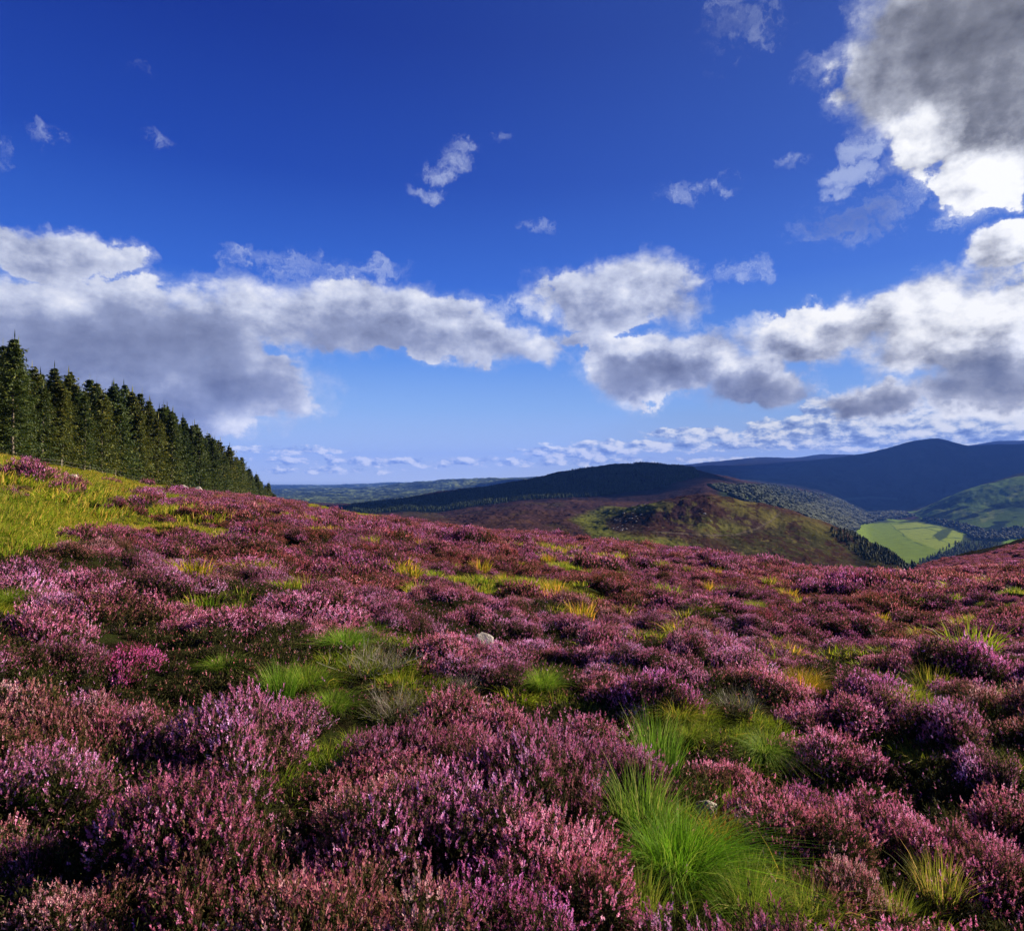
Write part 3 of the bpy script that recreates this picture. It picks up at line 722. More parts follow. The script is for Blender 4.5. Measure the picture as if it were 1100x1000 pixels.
NB = [
 (28, 790, 135, 190, LIL, 'tall lilac-pink heather bush standing against the left edge of the photo'),
 (30, 668, 90, 60, PNK, 'pink heather bush at the left edge just below the grassy bank'),
 (112, 650, 95, 55, PNK, 'rounded pink heather bush under the foot of the grassy bank'),
 (70, 704, 85, 55, DSK, 'dusky faded heather bush above the tall lilac one at left'),
 (134, 706, 60, 40, MAG, 'small dark magenta heather bush left of the grassy hollow'),
 (112, 775, 100, 95, SAL, 'salmon-brown heather bush beside the tall lilac one at the left edge'),
 (228, 780, 165, 120, LIL, 'wide lilac-pink heather bush left of the green mossy hollow'),
 (155, 878, 75, 70, MAG, 'small bright magenta heather bush alone in the dark lower left'),
 (296, 905, 50, 80, MAG, 'narrow deep magenta heather sprig left of the big lilac clump'),
 (222, 962, 60, 80, MAG, 'magenta heather sprig at the bottom edge in the lower left'),
 (345, 975, 110, 70, MAG, 'vivid magenta heather bush on the bottom edge below the pale sprigs'),
 (18, 905, 80, 80, DSK, 'dusky pink heather bush low on the left edge'),
 (385, 905, 120, 100, PAL, 'pale thin-flowered heather bush left of the big lilac clump'),
 (470, 860, 190, 150, LIL, 'largest lilac-pink heather bush in the lower middle'),
 (495, 800, 110, 60, PNK, 'pink heather bush on top of the large lilac one in the lower middle'),
 (588, 900, 170, 150, SAL, 'wide salmon-pink heather bush left of the long green grass tussock'),
 (530, 985, 190, 100, PUR, 'purple heather bush filling the bottom edge in the middle'),
 (482, 697, 95, 50, SAL, 'salmon-pink heather bush growing over the half-hidden boulder'),
 (702, 735, 80, 60, PUR, 'domed purple heather bush right of the bright green tuft'),
 (668, 747, 70, 45, SAL, 'reddish-salmon heather bush between green tuft and purple dome'),
 (652, 815, 110, 80, DSK, 'dusky heather bush round the black hollow above the long tussock'),
 (800, 715, 95, 52, LIL, 'lilac heather mound right of the purple dome on the mid slope'),
 (908, 764, 90, 45, PNK, 'pink heather bush between the orange tussock and the right edge'),
 (925, 735, 75, 45, PUR, 'dark purple heather bush above the yellow-green tufts at right'),
 (1036, 705, 95, 62, PUR, 'large purple heather mound near the right edge on the mid slope'),
 (886, 800, 95, 75, PNK, 'pink heather bush right of the arching green tussock'),
 (1056, 812, 75, 58, LIL, 'bright lilac heather bush near the right edge above the dark gap'),
 (778, 826, 50, 34, PNK, 'small pink heather bush just under the arching green tussock'),
 (842, 886, 130, 85, SAL, 'salmon heather bush right of the long green tussock'),
 (955, 885, 130, 95, PNK, 'broad pink heather bush in the lower right'),
 (1045, 930, 130, 100, PNK, 'pink heather bush in the bottom right corner'),
 (915, 950, 110, 80, BRN, 'brown gone-over heather bush in the lower right between pink ones'),
 (60, 975, 130, 70, BRN, 'brown thin heather bush in the bottom left corner'),
 (755, 650, 60, 26, PNK, 'low pink heather bush left of the yellow-green tufts far up the slope'),
 (870, 870, 80, 50, PUR, 'purplish heather bush behind the salmon one at lower right'),
 (1085, 880, 70, 70, DSK, 'dusky heather bush on the right edge below the bright lilac one'),
 (170, 625, 90, 40, DSK, 'dark pink heather mound below the end of the grassy bank'),
 (330, 655, 110, 45, PNK, 'long pink heather mound above the green patch on the left'),
 (270, 610, 80, 34, PNK, 'deep pink heather mound high on the left slope'),
]
for (u, v, w, h, tint, lab) in NB: heather_bush(u, v, w, h, tint, lab)

# open places: (u, v, radius in photo px, kind)
OPEN = [(255, 880, 38), (305, 850, 26), (700, 800, 45), (680, 850, 30), (735, 935, 78), (735, 1000, 55), (690, 960, 40), (800, 965, 75), (400, 700, 38), (360, 735, 50), (370, 790, 48), (330, 835, 40), (425, 745, 45), (460, 765, 35),
        (583, 730, 24), (820, 805, 34), (862, 742, 34), (965, 752, 32), (730, 765, 36), (990, 665, 16), (988, 690, 18), (1000, 740, 22), (1090, 750, 22), (790, 757, 26), (1085, 830, 26), (975, 830, 30), (960, 985, 28), (45, 860, 28), (540, 815, 22), (760, 868, 16), (515, 692, 10),
        (240, 650, 26), (200, 665, 24), (310, 640, 20), (900, 745, 20), (700, 690, 24), (600, 660, 20), (190, 600, 18), (560, 770, 30), (620, 775, 24)]
open_discs = []
for (u, v, r) in OPEN:
    p = hit(u, v); open_discs.append((p.x, p.y, r / F * p.y, r / F * p.y * 1.5))
OD = np.array([(a, b, c) for a, b, c, _ in open_discs])
def in_open(x, y, pad=0.):
    x = np.atleast_1d(x); y = np.atleast_1d(y)
    # discs stretched along the line of sight, as patches on sloping ground are seen
    dx = x[:, None] - OD[None, :, 0]; dy = (y[:, None] - OD[None, :, 1]) * .62
    return (np.hypot(dx, dy) < OD[None, :, 2] + pad).any(1)

def jitter_pts(x0, x1, y0, y1, step, seed, jit=.42):
    rg = np.random.default_rng(seed)
    X, Y = np.meshgrid(np.arange(x0, x1, step), np.arange(y0, y1, step))
    X = X.ravel() + rg.uniform(-jit, jit, X.size) * step; Y = Y.ravel() + rg.uniform(-jit, jit, Y.size) * step
    return X, Y
HALF = math.atan(550 / F)
# ring 1: individual clumps, nearest first
X, Y = jitter_pts(-12, 12, 1.0, 15, .57, 5)
r = np.hypot(X, Y); th = np.arctan2(X, Y)
k = (np.abs(th) < HALF + .05 + .6 / r) & (r > 1.75) & (fbm(X / 1.1 + 50, Y / 1.1, 2) < .18) & (grass_mask(X, Y) < .4) & ~in_open(X, Y, .14)
BD = np.array(bush_discs)
k &= ~(np.hypot(X[:, None] - BD[None, :, 0], Y[:, None] - BD[None, :, 1]) < BD[None, :, 2] * .9).any(1)
X, Y, r = X[k], Y[k], r[k]
o_ = np.argsort(r); NIND = 258; R_IND = r[o_[min(NIND, len(o_)) - 1]]
kinds = [('pink heather clump in the close carpet of the near slope', PNK), ('faded brownish heather clump in the close carpet of the near slope', BRN), ('lilac heather clump in the close carpet of the near slope', LIL),
         ('dusky rose heather clump in the close carpet of the near slope', DSK), ('salmon heather clump in the close carpet of the near slope', SAL)]
for i in o_[:NIND]:
    x, y, q = float(X[i]), float(Y[i]), float(r[i])
    sel = fbm(np.array([x / 2.2 + 3]), np.array([y / 2.2]), 3)[0] + random.uniform(-.35, .35)
    lab, tint = kinds[1] if sel < -.42 else kinds[3] if sel < -.08 else kinds[0] if sel < .2 else kinds[4] if sel < .32 else kinds[2]
    s = random.uniform(.55, .95)
    o = obj('heather_bush', (NEAR if q < 4.6 else MID)[random.randrange(5)], loc=(x, y, near_xy(x, y) - .04))
    o.scale = (s, s, s * random.uniform(.75, 1.4)); o.rotation_euler = (random.uniform(-.12, .12), random.uniform(-.12, .12), random.uniform(0, 6.28))
    j = random.uniform(.8, 1.15); o.color = (tint[0] * j, tint[1] * j, tint[2] * j, 1)
    tag(o, lab, 'heather bush', 'heather clumps of the near slope')

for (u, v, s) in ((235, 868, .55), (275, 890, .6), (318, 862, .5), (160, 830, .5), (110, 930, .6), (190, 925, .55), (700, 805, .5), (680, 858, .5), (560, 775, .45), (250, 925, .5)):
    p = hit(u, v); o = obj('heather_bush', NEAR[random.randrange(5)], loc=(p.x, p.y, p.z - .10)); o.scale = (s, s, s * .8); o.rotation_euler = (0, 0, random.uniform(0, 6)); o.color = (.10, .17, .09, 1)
    tag(o, 'low dark flowerless heather down in a black hollow between the near bushes', 'heather bush', 'flowerless heather in the hollows')

# ---- scatter objects (ground cover only): instances on bare points
def scatter(name, P, rot, scl, idx, protos, label, cat):
    me = bpy.data.meshes.new(name); me.vertices.add(len(P)); me.vertices.foreach_set('co', np.asarray(P, np.float32).ravel())
    for nm, a in (('rot', rot), ('scl', scl)):
        at = me.attributes.new(nm, 'FLOAT_VECTOR', 'POINT'); at.data.foreach_set('vector', np.asarray(a, np.float32).ravel())
    at = me.attributes.new('idx', 'INT', 'POINT'); at.data.foreach_set('value', np.asarray(idx, np.int32))
    o = obj(name, me)
    g = bpy.data.node_groups.new(name, 'GeometryNodeTree')
    g.interface.new_socket('Geometry', in_out='INPUT', socket_type='NodeSocketGeometry'); g.interface.new_socket('Geometry', in_out='OUTPUT', socket_type='NodeSocketGeometry')
    gi, go = g.nodes.new('NodeGroupInput'), g.nodes.new('NodeGroupOutput'); jn = g.nodes.new('GeometryNodeJoinGeometry')
    def named(n_, ty):
        a = g.nodes.new('GeometryNodeInputNamedAttribute'); a.data_type = ty; a.inputs[0].default_value = n_; return a.outputs[0]
    for k, po in enumerate(protos):
        oi = g.nodes.new('GeometryNodeObjectInfo'); oi.inputs['Object'].default_value = po; oi.inputs['As Instance'].default_value = True
        ip = g.nodes.new('GeometryNodeInstanceOnPoints'); eq = g.nodes.new('FunctionNodeCompare'); eq.data_type = 'INT'; eq.operation = 'EQUAL'
        g.links.new(named('idx', 'INT'), eq.inputs[2]); eq.inputs[3].default_value = k
        g.links.new(gi.outputs[0], ip.inputs['Points']); g.links.new(eq.outputs[0], ip.inputs['Selection']); g.links.new(oi.outputs['Geometry'], ip.inputs['Instance'])
        g.links.new(named('rot', 'FLOAT_VECTOR'), ip.inputs['Rotation']); g.links.new(named('scl', 'FLOAT_VECTOR'), ip.inputs['Scale'])
        g.links.new(ip.outputs[0], jn.inputs[0])
    g.links.new(jn.outputs[0], go.inputs[0])
    md = o.modifiers.new('scatter', 'NODES'); md.node_group = g
    return tag(o, label, cat, kind='stuff')
def protos(mes):
    return [bpy.data.objects.new(m.name, m) for m in mes]

gr = lambda x, y: grass_mask(x, y)
def hill_points(step, r0, r1, seed, wmin=None):
    xm = r1 * math.sin(HALF + .06) + 2
    X, Y = jitter_pts(-xm, xm, 1, r1, step, seed)
    r = np.hypot(X, Y); th = np.arctan2(X, Y)
    rc, _ = crest(th)
    k = (np.abs(th) < HALF + .05) & (r >= r0) & (r < r1) & ((r < rc * 1.12) | ((th > .52) & (r > 140)))
    return X[k], Y[k]
def moss_gap(x, y):
    """natural openings where grass and moss grow between the clumps"""
    a = fbm(x / 5.5 + 9, y / 5.5, 4); u = 550 + F * x / np.maximum(y, .1)
    th_ = np.where(u < 420, .38, .32)
    return a > th_ - .05
def bank_heather(x, y):
    r = np.hypot(x, y); th = np.arctan2(x, y); z = near_z(r, th)
    u = 550 + F * np.tan(th); v = 515 - F * z / np.maximum(y, .5); q = 2.5 * fbm(x / 3, y / 3, 3)
    return (seg_dist(u, v + q, [(22, 505), (48, 518), (75, 532)]) < 5.5) | (seg_dist(u, v + q, [(100, 549), (132, 546)]) < 5) | (seg_dist(u, v + q, [(0, 531), (14, 534)]) < 4) | (fbm(x / 4 + 2, y / 4, 3) > .52)
rg = np.random.default_rng(77)
X, Y = hill_points(.76, R_IND, 30, 8)
k = (gr(X, Y) < .5) & ~in_open(X, Y) & ~moss_gap(X, Y)
k &= ~(np.hypot(X[:, None] - BD[None, :, 0], Y[:, None] - BD[None, :, 1]) < BD[None, :, 2] * .8).any(1)
k |= (gr(X, Y) >= .5) & bank_heather(X, Y)
X, Y = X[k], Y[k]; n = len(X)
big = .70 + 1.1 * np.clip(fbm(X / 2.0 + 31, Y / 2.0, 2) + .25, 0, 1)
s = big * rg.uniform(.75, 1.15, n)
scatter('heather', np.stack([X, Y, near_xyv(X, Y) - .05], 1), np.stack([rg.uniform(-.15, .15, n), rg.uniform(-.15, .15, n), rg.uniform(0, 6.28, n)], 1),
        np.stack([s, s, s * rg.uniform(.8, 1.4, n)], 1), rg.integers(0, 5, n), protos(SMALLM), 'dense carpet of pink heather covering the slope up to its crest', 'heather')
X, Y = hill_points(1.12, 30, 238, 9)
k = (gr(X, Y) < .5) & ~(fbm(X / 7 + 9, Y / 7, 4) > .40)
k |= (gr(X, Y) >= .5) & bank_heather(X, Y)
X, Y = X[k], Y[k]; n = len(X)
s = (.7 + 1.0 * np.clip(fbm(X / 3.2 + 31, Y / 3.2, 2) + .25, 0, 1)) * rg.uniform(.75, 1.2, n)
scatter('heather_slope', np.stack([X, Y, land_z(np.hypot(X, Y), np.arctan2(X, Y)) - .05], 1), np.stack([rg.uniform(-.15, .15, n), rg.uniform(-.15, .15, n), rg.uniform(0, 6.28, n)], 1),
        np.stack([s, s, s * rg.uniform(.95, 1.8, n)], 1), rg.integers(0, 4, n), protos(FARM), 'far heather running up to the crest of the slope', 'heather')
print('heather far', n, 'R_IND', R_IND)

UND = [heather_mesh('heather_low', 500 + k, .20, .15, 190, 4, .0065, .007, .030, HMS, leaf=9, sparse=.90, core=.6) for k in range(4)]
X, Y = hill_points(.19, 1.6, 15, 10)
k = (gr(X, Y) < .5) & (fbm(X / .7, Y / .7, 2) > -.25)
X, Y = X[k], Y[k]; n = len(X); s = rg.uniform(.6, 1.3, n)
scatter('undergrowth', np.stack([X, Y, near_xyv(X, Y) - .02], 1), np.stack([rg.uniform(-.25, .25, n), rg.uniform(-.25, .25, n), rg.uniform(0, 6.28, n)], 1),
        np.stack([s, s, s], 1), rg.integers(0, 4, n), protos(UND), 'low dark sprigs of heather on the peat between the bushes', 'undergrowth')

# ------------------------------------------------------------------ grass
def blades(rg, n, R, L, w, arch, mats, name, flat=.0, segs=4, lean=(0, 0), dry=.1):
    """a tuft: n arching blades from a disc of radius R, length about L"""
    a = rg.uniform(0, 6.28, n); q = R * np.sqrt(rg.random(n)); base = np.stack([q * np.cos(a), q * np.sin(a), np.zeros(n)], 1)
    out = np.stack([np.cos(a), np.sin(a), np.zeros(n)], 1) * (.25 + q[:, None] / max(R, 1e-4)) + rg.normal(size=(n, 3)) * np.array([.35, .35, 0]) + np.array([lean[0], lean[1], 0])
    ln = L * rg.uniform(.5, 1.2, n); ar = arch * rg.uniform(.4, 1.5, n)
    side = norm(np.cross(norm(out + 1e-5), np.array([0, 0, 1.])) + rg.normal(size=(n, 3)) * .35)
    rows = []
    for s in range(segs + 1):
        t = s / segs
        c = base + out * (ar * t ** 1.8 * ln)[:, None] + np.array([0, 0, 1.]) * (ln * (t - .55 * np.clip(ar, 0, 1.4) * t ** 2.6))[:, None]
        ww = w * (1 - t ** 1.5) + w * .06
        rows.append(np.stack([c - side * ww, c + side * ww], 1))
    V = np.stack(rows, 1).reshape(n, -1, 3)                           # n, 2*(segs+1)
    k = 2 * (segs + 1); b = np.arange(n)[:, None] * k
    Q = np.concatenate([np.stack([b[:, 0] + 2 * s, b[:, 0] + 2 * s + 1, b[:, 0] + 2 * s + 3, b[:, 0] + 2 * s + 2], 1) for s in range(segs)])
    r0 = np.where(rg.random(n) < dry, rg.uniform(.8, 1., n), rg.uniform(0, .72, n))
    tip = np.tile(np.repeat(np.linspace(0, 1, segs + 1), 2), n)
    return mesh_np(name, V.reshape(-1, 3), Q, mats, attrs={'rnd': np.repeat(r0, k), 'tip': tip}, smooth=True)
def grassmat(obj_tint):
    def f(t):
        r = attr(t, 'rnd'); tip = attr(t, 'tip')
        g = t.ramp(r, [(0, (.045, .115, .012)), (.35, (.085, .19, .018)), (.7, (.17, .27, .03)), (.8, (.33, .27, .08)), (1, (.46, .38, .18))])
        g = t.mix(t.m('MULTIPLY', tip, .45), g, (.30, .34, .05))
        if obj_tint: g = t.v('MULTIPLY', g, t.n('ShaderNodeObjectInfo').outputs['Color'])
        else:
            p = t.n('ShaderNodeNewGeometry').outputs['Position']
            g = t.v('MULTIPLY', g, t.ramp(t.noise(p, .16, 4, .6), [(.36, (1.1, 1.0, .6)), (.5, (1.6, 1.25, .6)), (.6, (1.8, 1.25, .75)), (.7, (1.9, 1.25, .9))]))
        return leafy(t, g, .45, .6, .08)
    return f
M_GRASS = mat('grass_blade', grassmat(True)); M_GRASSF = mat('grass_blade_far', grassmat(False))
rg = np.random.default_rng(5)
TUS_BIG = [blades(rg, 2600, .30, .62, .0028, .85, [M_GRASS], 'tussock_long', lean=(.34, -.12), dry=.14)]
TUS = [blades(rg, 1100, .16, .34, .0026, .8, [M_GRASS], 'tussock', dry=.12) for _ in range(3)]
TUSF = [blades(rg, 150, .22, .36, .009, .5, [M_GRASS], 'tussock_far', segs=3, dry=.2) for _ in range(4)]
TUS_UP = [blades(rg, 420, .16, .42, .0027, .35, [M_GRASS], 'tussock_upright', dry=.15) for _ in range(2)]
ARCH = [blades(rg, 1500, .15, .50, .0026, 1.25, [M_GRASS], 'tussock_arching', dry=.15)]
G, YG, OR, DG = (1, 1.05, .9), (1.6, 1.15, .8), (2.6, .95, .6), (.6, .75, .7)
def tussock(u, v, wpx, mes, tint, label, zs=1., lift=.03):
    p = hit(u, v); s0 = {'tussock_long': 1.25, 'tussock': .62, 'tussock_upright': .5, 'tussock_arching': .85}[mes[0].name.split('.')[0]]
    s = min(wpx / F * p.y / s0, 1.7)
    o = obj('grass_tussock', random.choice(mes), loc=(p.x, p.y, p.z - .02 + lift)); o.scale = (s, s, s * zs); o.rotation_euler = (0, 0, random.uniform(-.3, .3)); o.color = (*tint, 1)
    return tag(o, label, 'grass tussock')
for a in [
 (732, 955, 140, TUS_BIG, (.85, 1.2, .45), 'long bright green grass tussock in the dark gap at lower middle right', 1.25),
 (690, 900, 90, TUS_UP, (.9, 1.0, .8), 'dark green grass on the left flank of the long bright tussock'),
 (805, 1000, 85, TUS, (1.2, 1.1, .8), 'yellow-green grass tuft on the bottom edge right of the long tussock', 1.5),
 (868, 1004, 55, TUS_UP, (1.1, .95, .8), 'thin upright grass tuft on the bottom edge, second right of the long tussock', 1.1),
 (775, 920, 50, TUS_UP, (2.2, 1.0, .7), 'orange-tipped grass at the right end of the long green tussock'),
 (706, 838, 70, TUS_UP, (.75, .95, .7), 'tall thin green blades standing behind the long bright tussock', 1.3),
 (583, 745, 44, TUS, (1.15, 1.25, .7), 'bright green grass tuft among salmon heather in the middle', 1.3),
 (822, 818, 62, ARCH, (1.05, 1.15, .8), 'mop-like arching green tussock on the mid slope at right'),
 (860, 752, 66, TUS, (2.3, 1.05, .6), 'orange and green grass tussock on the mid slope at right'),
 (966, 765, 60, TUS, (1.6, 1.15, .7), 'yellow-green grass tuft right of the orange tussock'),
 (1000, 752, 44, TUS_UP, (1.5, 1.1, .7), 'pale yellow grass blades under the large purple mound at right'),
 (728, 778, 60, TUS, (1.5, 1.1, .7), 'yellow-green grass patch below the domed purple bush'),
 (740, 798, 46, TUS, (1.2, 1.05, .7), 'dull green grass tuft left of the arching tussock'),
 (990, 670, 26, TUS, (1.5, 1.2, .7), 'small lime tuft, upper of the pair above the purple mound', 1.),
 (989, 693, 30, TUS, (2.0, 1.2, .6), 'small yellow tuft, lower of the pair above the purple mound', 1.),
 (812, 657, 26, TUS, (1.4, 1.15, .7), 'small lime tuft high on the slope right of centre', 1.),
 (752, 661, 34, TUS, (1.4, 1.1, .7), 'low green tuft high on the slope left of the small lime one', 1.),
 (1055, 655, 18, TUS, (1.4, 1.15, .7), 'tiny lime tuft high on the slope near the right edge', 1.),
 (372, 702, 60, TUS, (1.0, 1.2, .7), 'bright green grass beside the bleached twigs'),
 (405, 692, 50, TUS, (1.1, 1.2, .7), 'short green grass behind the bleached twigs'),
 (300, 752, 50, TUS_UP, (.9, 1.1, .7), 'green grass blades at the edge of the mossy hollow on the left'),
 (330, 745, 60, TUS, (1.1, 1.15, .7), 'broad green grass tuft in the mossy hollow on the left'),
 (355, 768, 55, TUS, (1.0, 1.1, .7), 'green grass tuft low in the mossy hollow'),
 (240, 725, 44, TUS, (1.0, 1.1, .7), 'green tuft between pink bushes left of the mossy hollow'),
 (45, 880, 62, TUS_UP, (.75, 1.0, .6), 'dark green grass blades by the lilac bush at the left edge', 1.),
 (12, 655, 50, TUS, (1.2, 1.2, .7), 'green grass tuft at the left edge below the bank'),
 (440, 610, 16, TUS, (1.4, 1.2, .7), 'small bright tuft high on the slope left of centre', 1.),
 (1085, 838, 50, TUS, (1.3, 1.1, .7), 'yellow-green tuft at the right edge beside the bright lilac bush'),
 (960, 1000, 50, TUS_UP, (1.1, .95, .7), 'yellowish grass blades on the bottom edge in the lower right'),
 (1010, 985, 60, TUS_UP, (1.8, 1.3, 1.1), 'straw-coloured curved blades near the bottom right corner', 1.2),
 (1000, 830, 40, TUS, (1.5, 1.1, .7), 'dull yellow tuft between pink bushes at right'),
 (690, 1000, 60, TUS_UP, (1.2, 1.1, .8), 'thin pale blades on the bottom edge left of the long tussock', 1.1),
 (1078, 757, 34, TUS, (1.4, 1.1, .7), 'low yellow-green tuft at the right edge below the purple mound'),
]: tussock(*a)

rt = random.Random(4)
nt_ = 0
while nt_ < 70:
    q = rt.uniform(11, 36) ; th_ = rt.uniform(-.5, .66); x, y = q * math.sin(th_), q * math.cos(th_)
    if grass_mask(np.array([x]), np.array([y]))[0] > .3 or fbm(np.array([x / 6 + 4]), np.array([y / 6]), 3)[0] < -.05: continue
    s = rt.uniform(.8, 1.4); o = obj('grass_tussock', TUSF[rt.randrange(4)], loc=(x, y, near_xy(x, y) + .06)); o.scale = (s * 1.1, s, s * rt.uniform(.8, 1.25)); o.rotation_euler = (0, 0, rt.uniform(0, 6)); c_ = rt.random()
    o.color = (1.3 + 1.2 * c_, 1.25, .7, 1); tag(o, 'yellow-green grass tuft showing between heather clumps up the slope', 'grass tussock', 'grass tufts dotted over the slope'); nt_ += 1

# short grass: the bank, the hollows and the gaps
TG = [blades(rg, 90, .22, .20, .0075, .6, [M_GRASSF], 'sward', segs=3, dry=.25) for _ in range(4)]
TGB = [blades(rg, 60, .55, .42, .022, .6, [M_GRASSF], 'sward_far', segs=2, dry=.3) for _ in range(3)]
TGN = [blades(rg, 160, .16, .13, .0026, .7, [M_GRASSF], 'moss_near', segs=3, dry=.12) for _ in range(3)]
Xa, Ya = hill_points(.28, 7, 26, 21); ka = (gr(Xa, Ya) > .25)
Xb, Yb = hill_points(.34, 9, 30, 22); kb = (gr(Xb, Yb) <= .25) & (moss_gap(Xb, Yb) | in_open(Xb, Yb) | (fbm(Xb / 1.5 + 70, Yb / 1.5, 3) > .36))
X = np.concatenate([Xa[ka], Xb[kb]]); Y = np.concatenate([Ya[ka], Yb[kb]]); n = len(X)
s = rg.uniform(.6, 1.25, n)
scatter('grass', np.stack([X, Y, near_xyv(X, Y) - .01], 1), np.stack([rg.uniform(-.2, .2, n), rg.uniform(-.2, .2, n), rg.uniform(0, 6.28, n)], 1), np.stack([s, s, s], 1), rg.integers(0, 4, n), protos(TG),
        'yellow-green grass on the bank and between the heather clumps', 'grass')
Xa, Ya = hill_points(.55, 26, 185, 23); ka = (gr(Xa, Ya) > .25) | ((fbm(Xa / 7 + 9, Ya / 7, 4) > .36) & (np.hypot(Xa, Ya) > 30))
X, Y = Xa[ka], Ya[ka]; n = len(X); s = rg.uniform(.6, 1.3, n)
scatter('grass_slope', np.stack([X, Y, near_xyv(X, Y) - .01], 1), np.stack([rg.uniform(-.2, .2, n), rg.uniform(-.2, .2, n), rg.uniform(0, 6.28, n)], 1), np.stack([s, s, s], 1), rg.integers(0, 3, n), protos(TGB),
        'rough grass on the upper bank below the conifers and along the crest', 'grass')
Xa, Ya = hill_points(.13, 1.6, 9, 24)
nn = fbm(Xa / .8, Ya / .8, 3)
# the black hollows stay bare
HOL = [hit(u, v) for (u, v) in ((255, 880), (300, 850), (150, 815), (700, 800), (110, 940), (175, 930), (685, 850))]
kb = np.ones(len(Xa), bool)
for h in HOL: kb &= (np.hypot(Xa - h.x, Ya - h.y) > .45) | (nn > .1)
ka = (in_open(Xa, Ya) & kb & (nn > -.25)) | (nn > .42)
X, Y = Xa[ka], Ya[ka]; n = len(X); s = rg.uniform(.6, 1.4, n)
scatter('moss_and_grass', np.stack([X, Y, near_xyv(X, Y) - .01], 1), np.stack([rg.uniform(-.2, .2, n), rg.uniform(-.2, .2, n), rg.uniform(0, 6.28, n)], 1), np.stack([s, s, s], 1), rg.integers(0, 3, n), protos(TGN),
        'short green moss and grass in the hollows between the nearest bushes', 'grass')

# ------------------------------------------------------------------ dead heather: bleached twigs
M_TWIG = mat('bleached_twig', lambda t: plain(t, t.ramp(attr(t, 'rnd'), [(0, (.11, .08, .05)), (.6, (.26, .21, .15)), (1, (.50, .45, .36))]), .8))
def twig_mesh(name, seed, n, R, H, thick, upright=.8, forks=4):
    rg = np.random.default_rng(seed); Vs, Fs, rn = [], [], []; off = [0]
    def tube(p0, p1, r0, r1, rv, bend):
        m = 4; pts = [p0 + (p1 - p0) * (i / m) + bend * math.sin(PI * i / m) for i in range(m + 1)]
        for i in range(m + 1):
            d = norm((pts[min(i + 1, m)] - pts[max(i - 1, 0)])); a = norm(np.cross(d, [.3, .2, 1.])); b = np.cross(d, a); q = r0 + (r1 - r0) * i / m
            for k in range(4): Vs.append(pts[i] + (a * math.cos(k * PI / 2) + b * math.sin(k * PI / 2)) * q); rn.append(rv)
        for i in range(m):
            for k in range(4): Fs.append((off[0] + i * 4 + k, off[0] + i * 4 + (k + 1) % 4, off[0] + i * 4 + 4 + (k + 1) % 4, off[0] + i * 4 + 4 + k))
        off[0] += 4 * (m + 1)
        return pts
    for i in range(n):
        a = rg.uniform(0, 6.28); q = R * .35 * math.sqrt(rg.random())
        p0 = np.array([q * math.cos(a), q * math.sin(a), -.02]); d = np.array([math.cos(a), math.sin(a), 0]) * rg.uniform(.1, 1) * R + rg.normal(size=3) * R * .25
        d[2] = H * rg.uniform(.35, 1.1) * (upright if rg.random() < upright else .25)
        p1 = p0 + d; rv = rg.random()
        pts = tube(p0, p1, thick * rg.uniform(.7, 1.3), thick * .35, rv, rg.normal(size=3) * R * .07)
        for f in range(forks):
            s = pts[rg.integers(1, 4)]; e = s + (norm(d) * .6 + rg.normal(size=3) * .55 + np.array([0, 0, .35])) * R * rg.uniform(.2, .45)
            pt2 = tube(s, e, thick * .5, thick * .2, rv, rg.normal(size=3) * R * .03)
            e2 = pt2[2] + (rg.normal(size=3) * .5 + np.array([0, 0, .5])) * R * .2
            tube(pt2[2], e2, thick * .3, thick * .15, rv, rg.normal(size=3) * R * .01)
    return mesh_np(name, np.array(Vs), np.array(Fs), [M_TWIG], attrs={'rnd': np.array(rn)}, smooth=True)
TW = [twig_mesh('twigs', 1, 60, .4, .34, .0035), twig_mesh('twigs', 2, 34, .45, .22, .0048, .35), twig_mesh('twigs', 3, 120, .36, .34, .0026, .95, 3)]
for (u, v, w, k, lab) in [(400, 722, 80, 0, 'tangle of bleached grey heather twigs beside the bright green grass'),
                          (370, 845, 90, 1, 'pale fallen twigs lying on green moss left of the big lilac bush'),
                          (425, 775, 75, 2, 'upright brown dead heather stems behind the large lilac bush'),
                          (495, 745, 50, 2, 'thin dead heather stems below the half-hidden boulder'),
                          (790, 768, 60, 2, 'grey bare heather bush left of the orange tussock'),
                          (110, 960, 80, 1, 'pale twigs in the dark lower left corner'),
                          (290, 835, 50, 1, 'few pale twigs between the wide lilac bush and the magenta sprig'),
                          (1080, 735, 40, 0, 'small bleached twigs at the right edge by the purple mound'),
                          (675, 765, 50, 1, 'pale bent twigs on the rim of the black hollow')]:
    p = hit(u, v); s = w / F * p.y / .85
    o = obj('dead_heather', TW[k], loc=(p.x, p.y, p.z)); o.scale = (s, s, s); o.rotation_euler = (0, 0, random.uniform(0, 6)); tag(o, lab, 'dead heather')

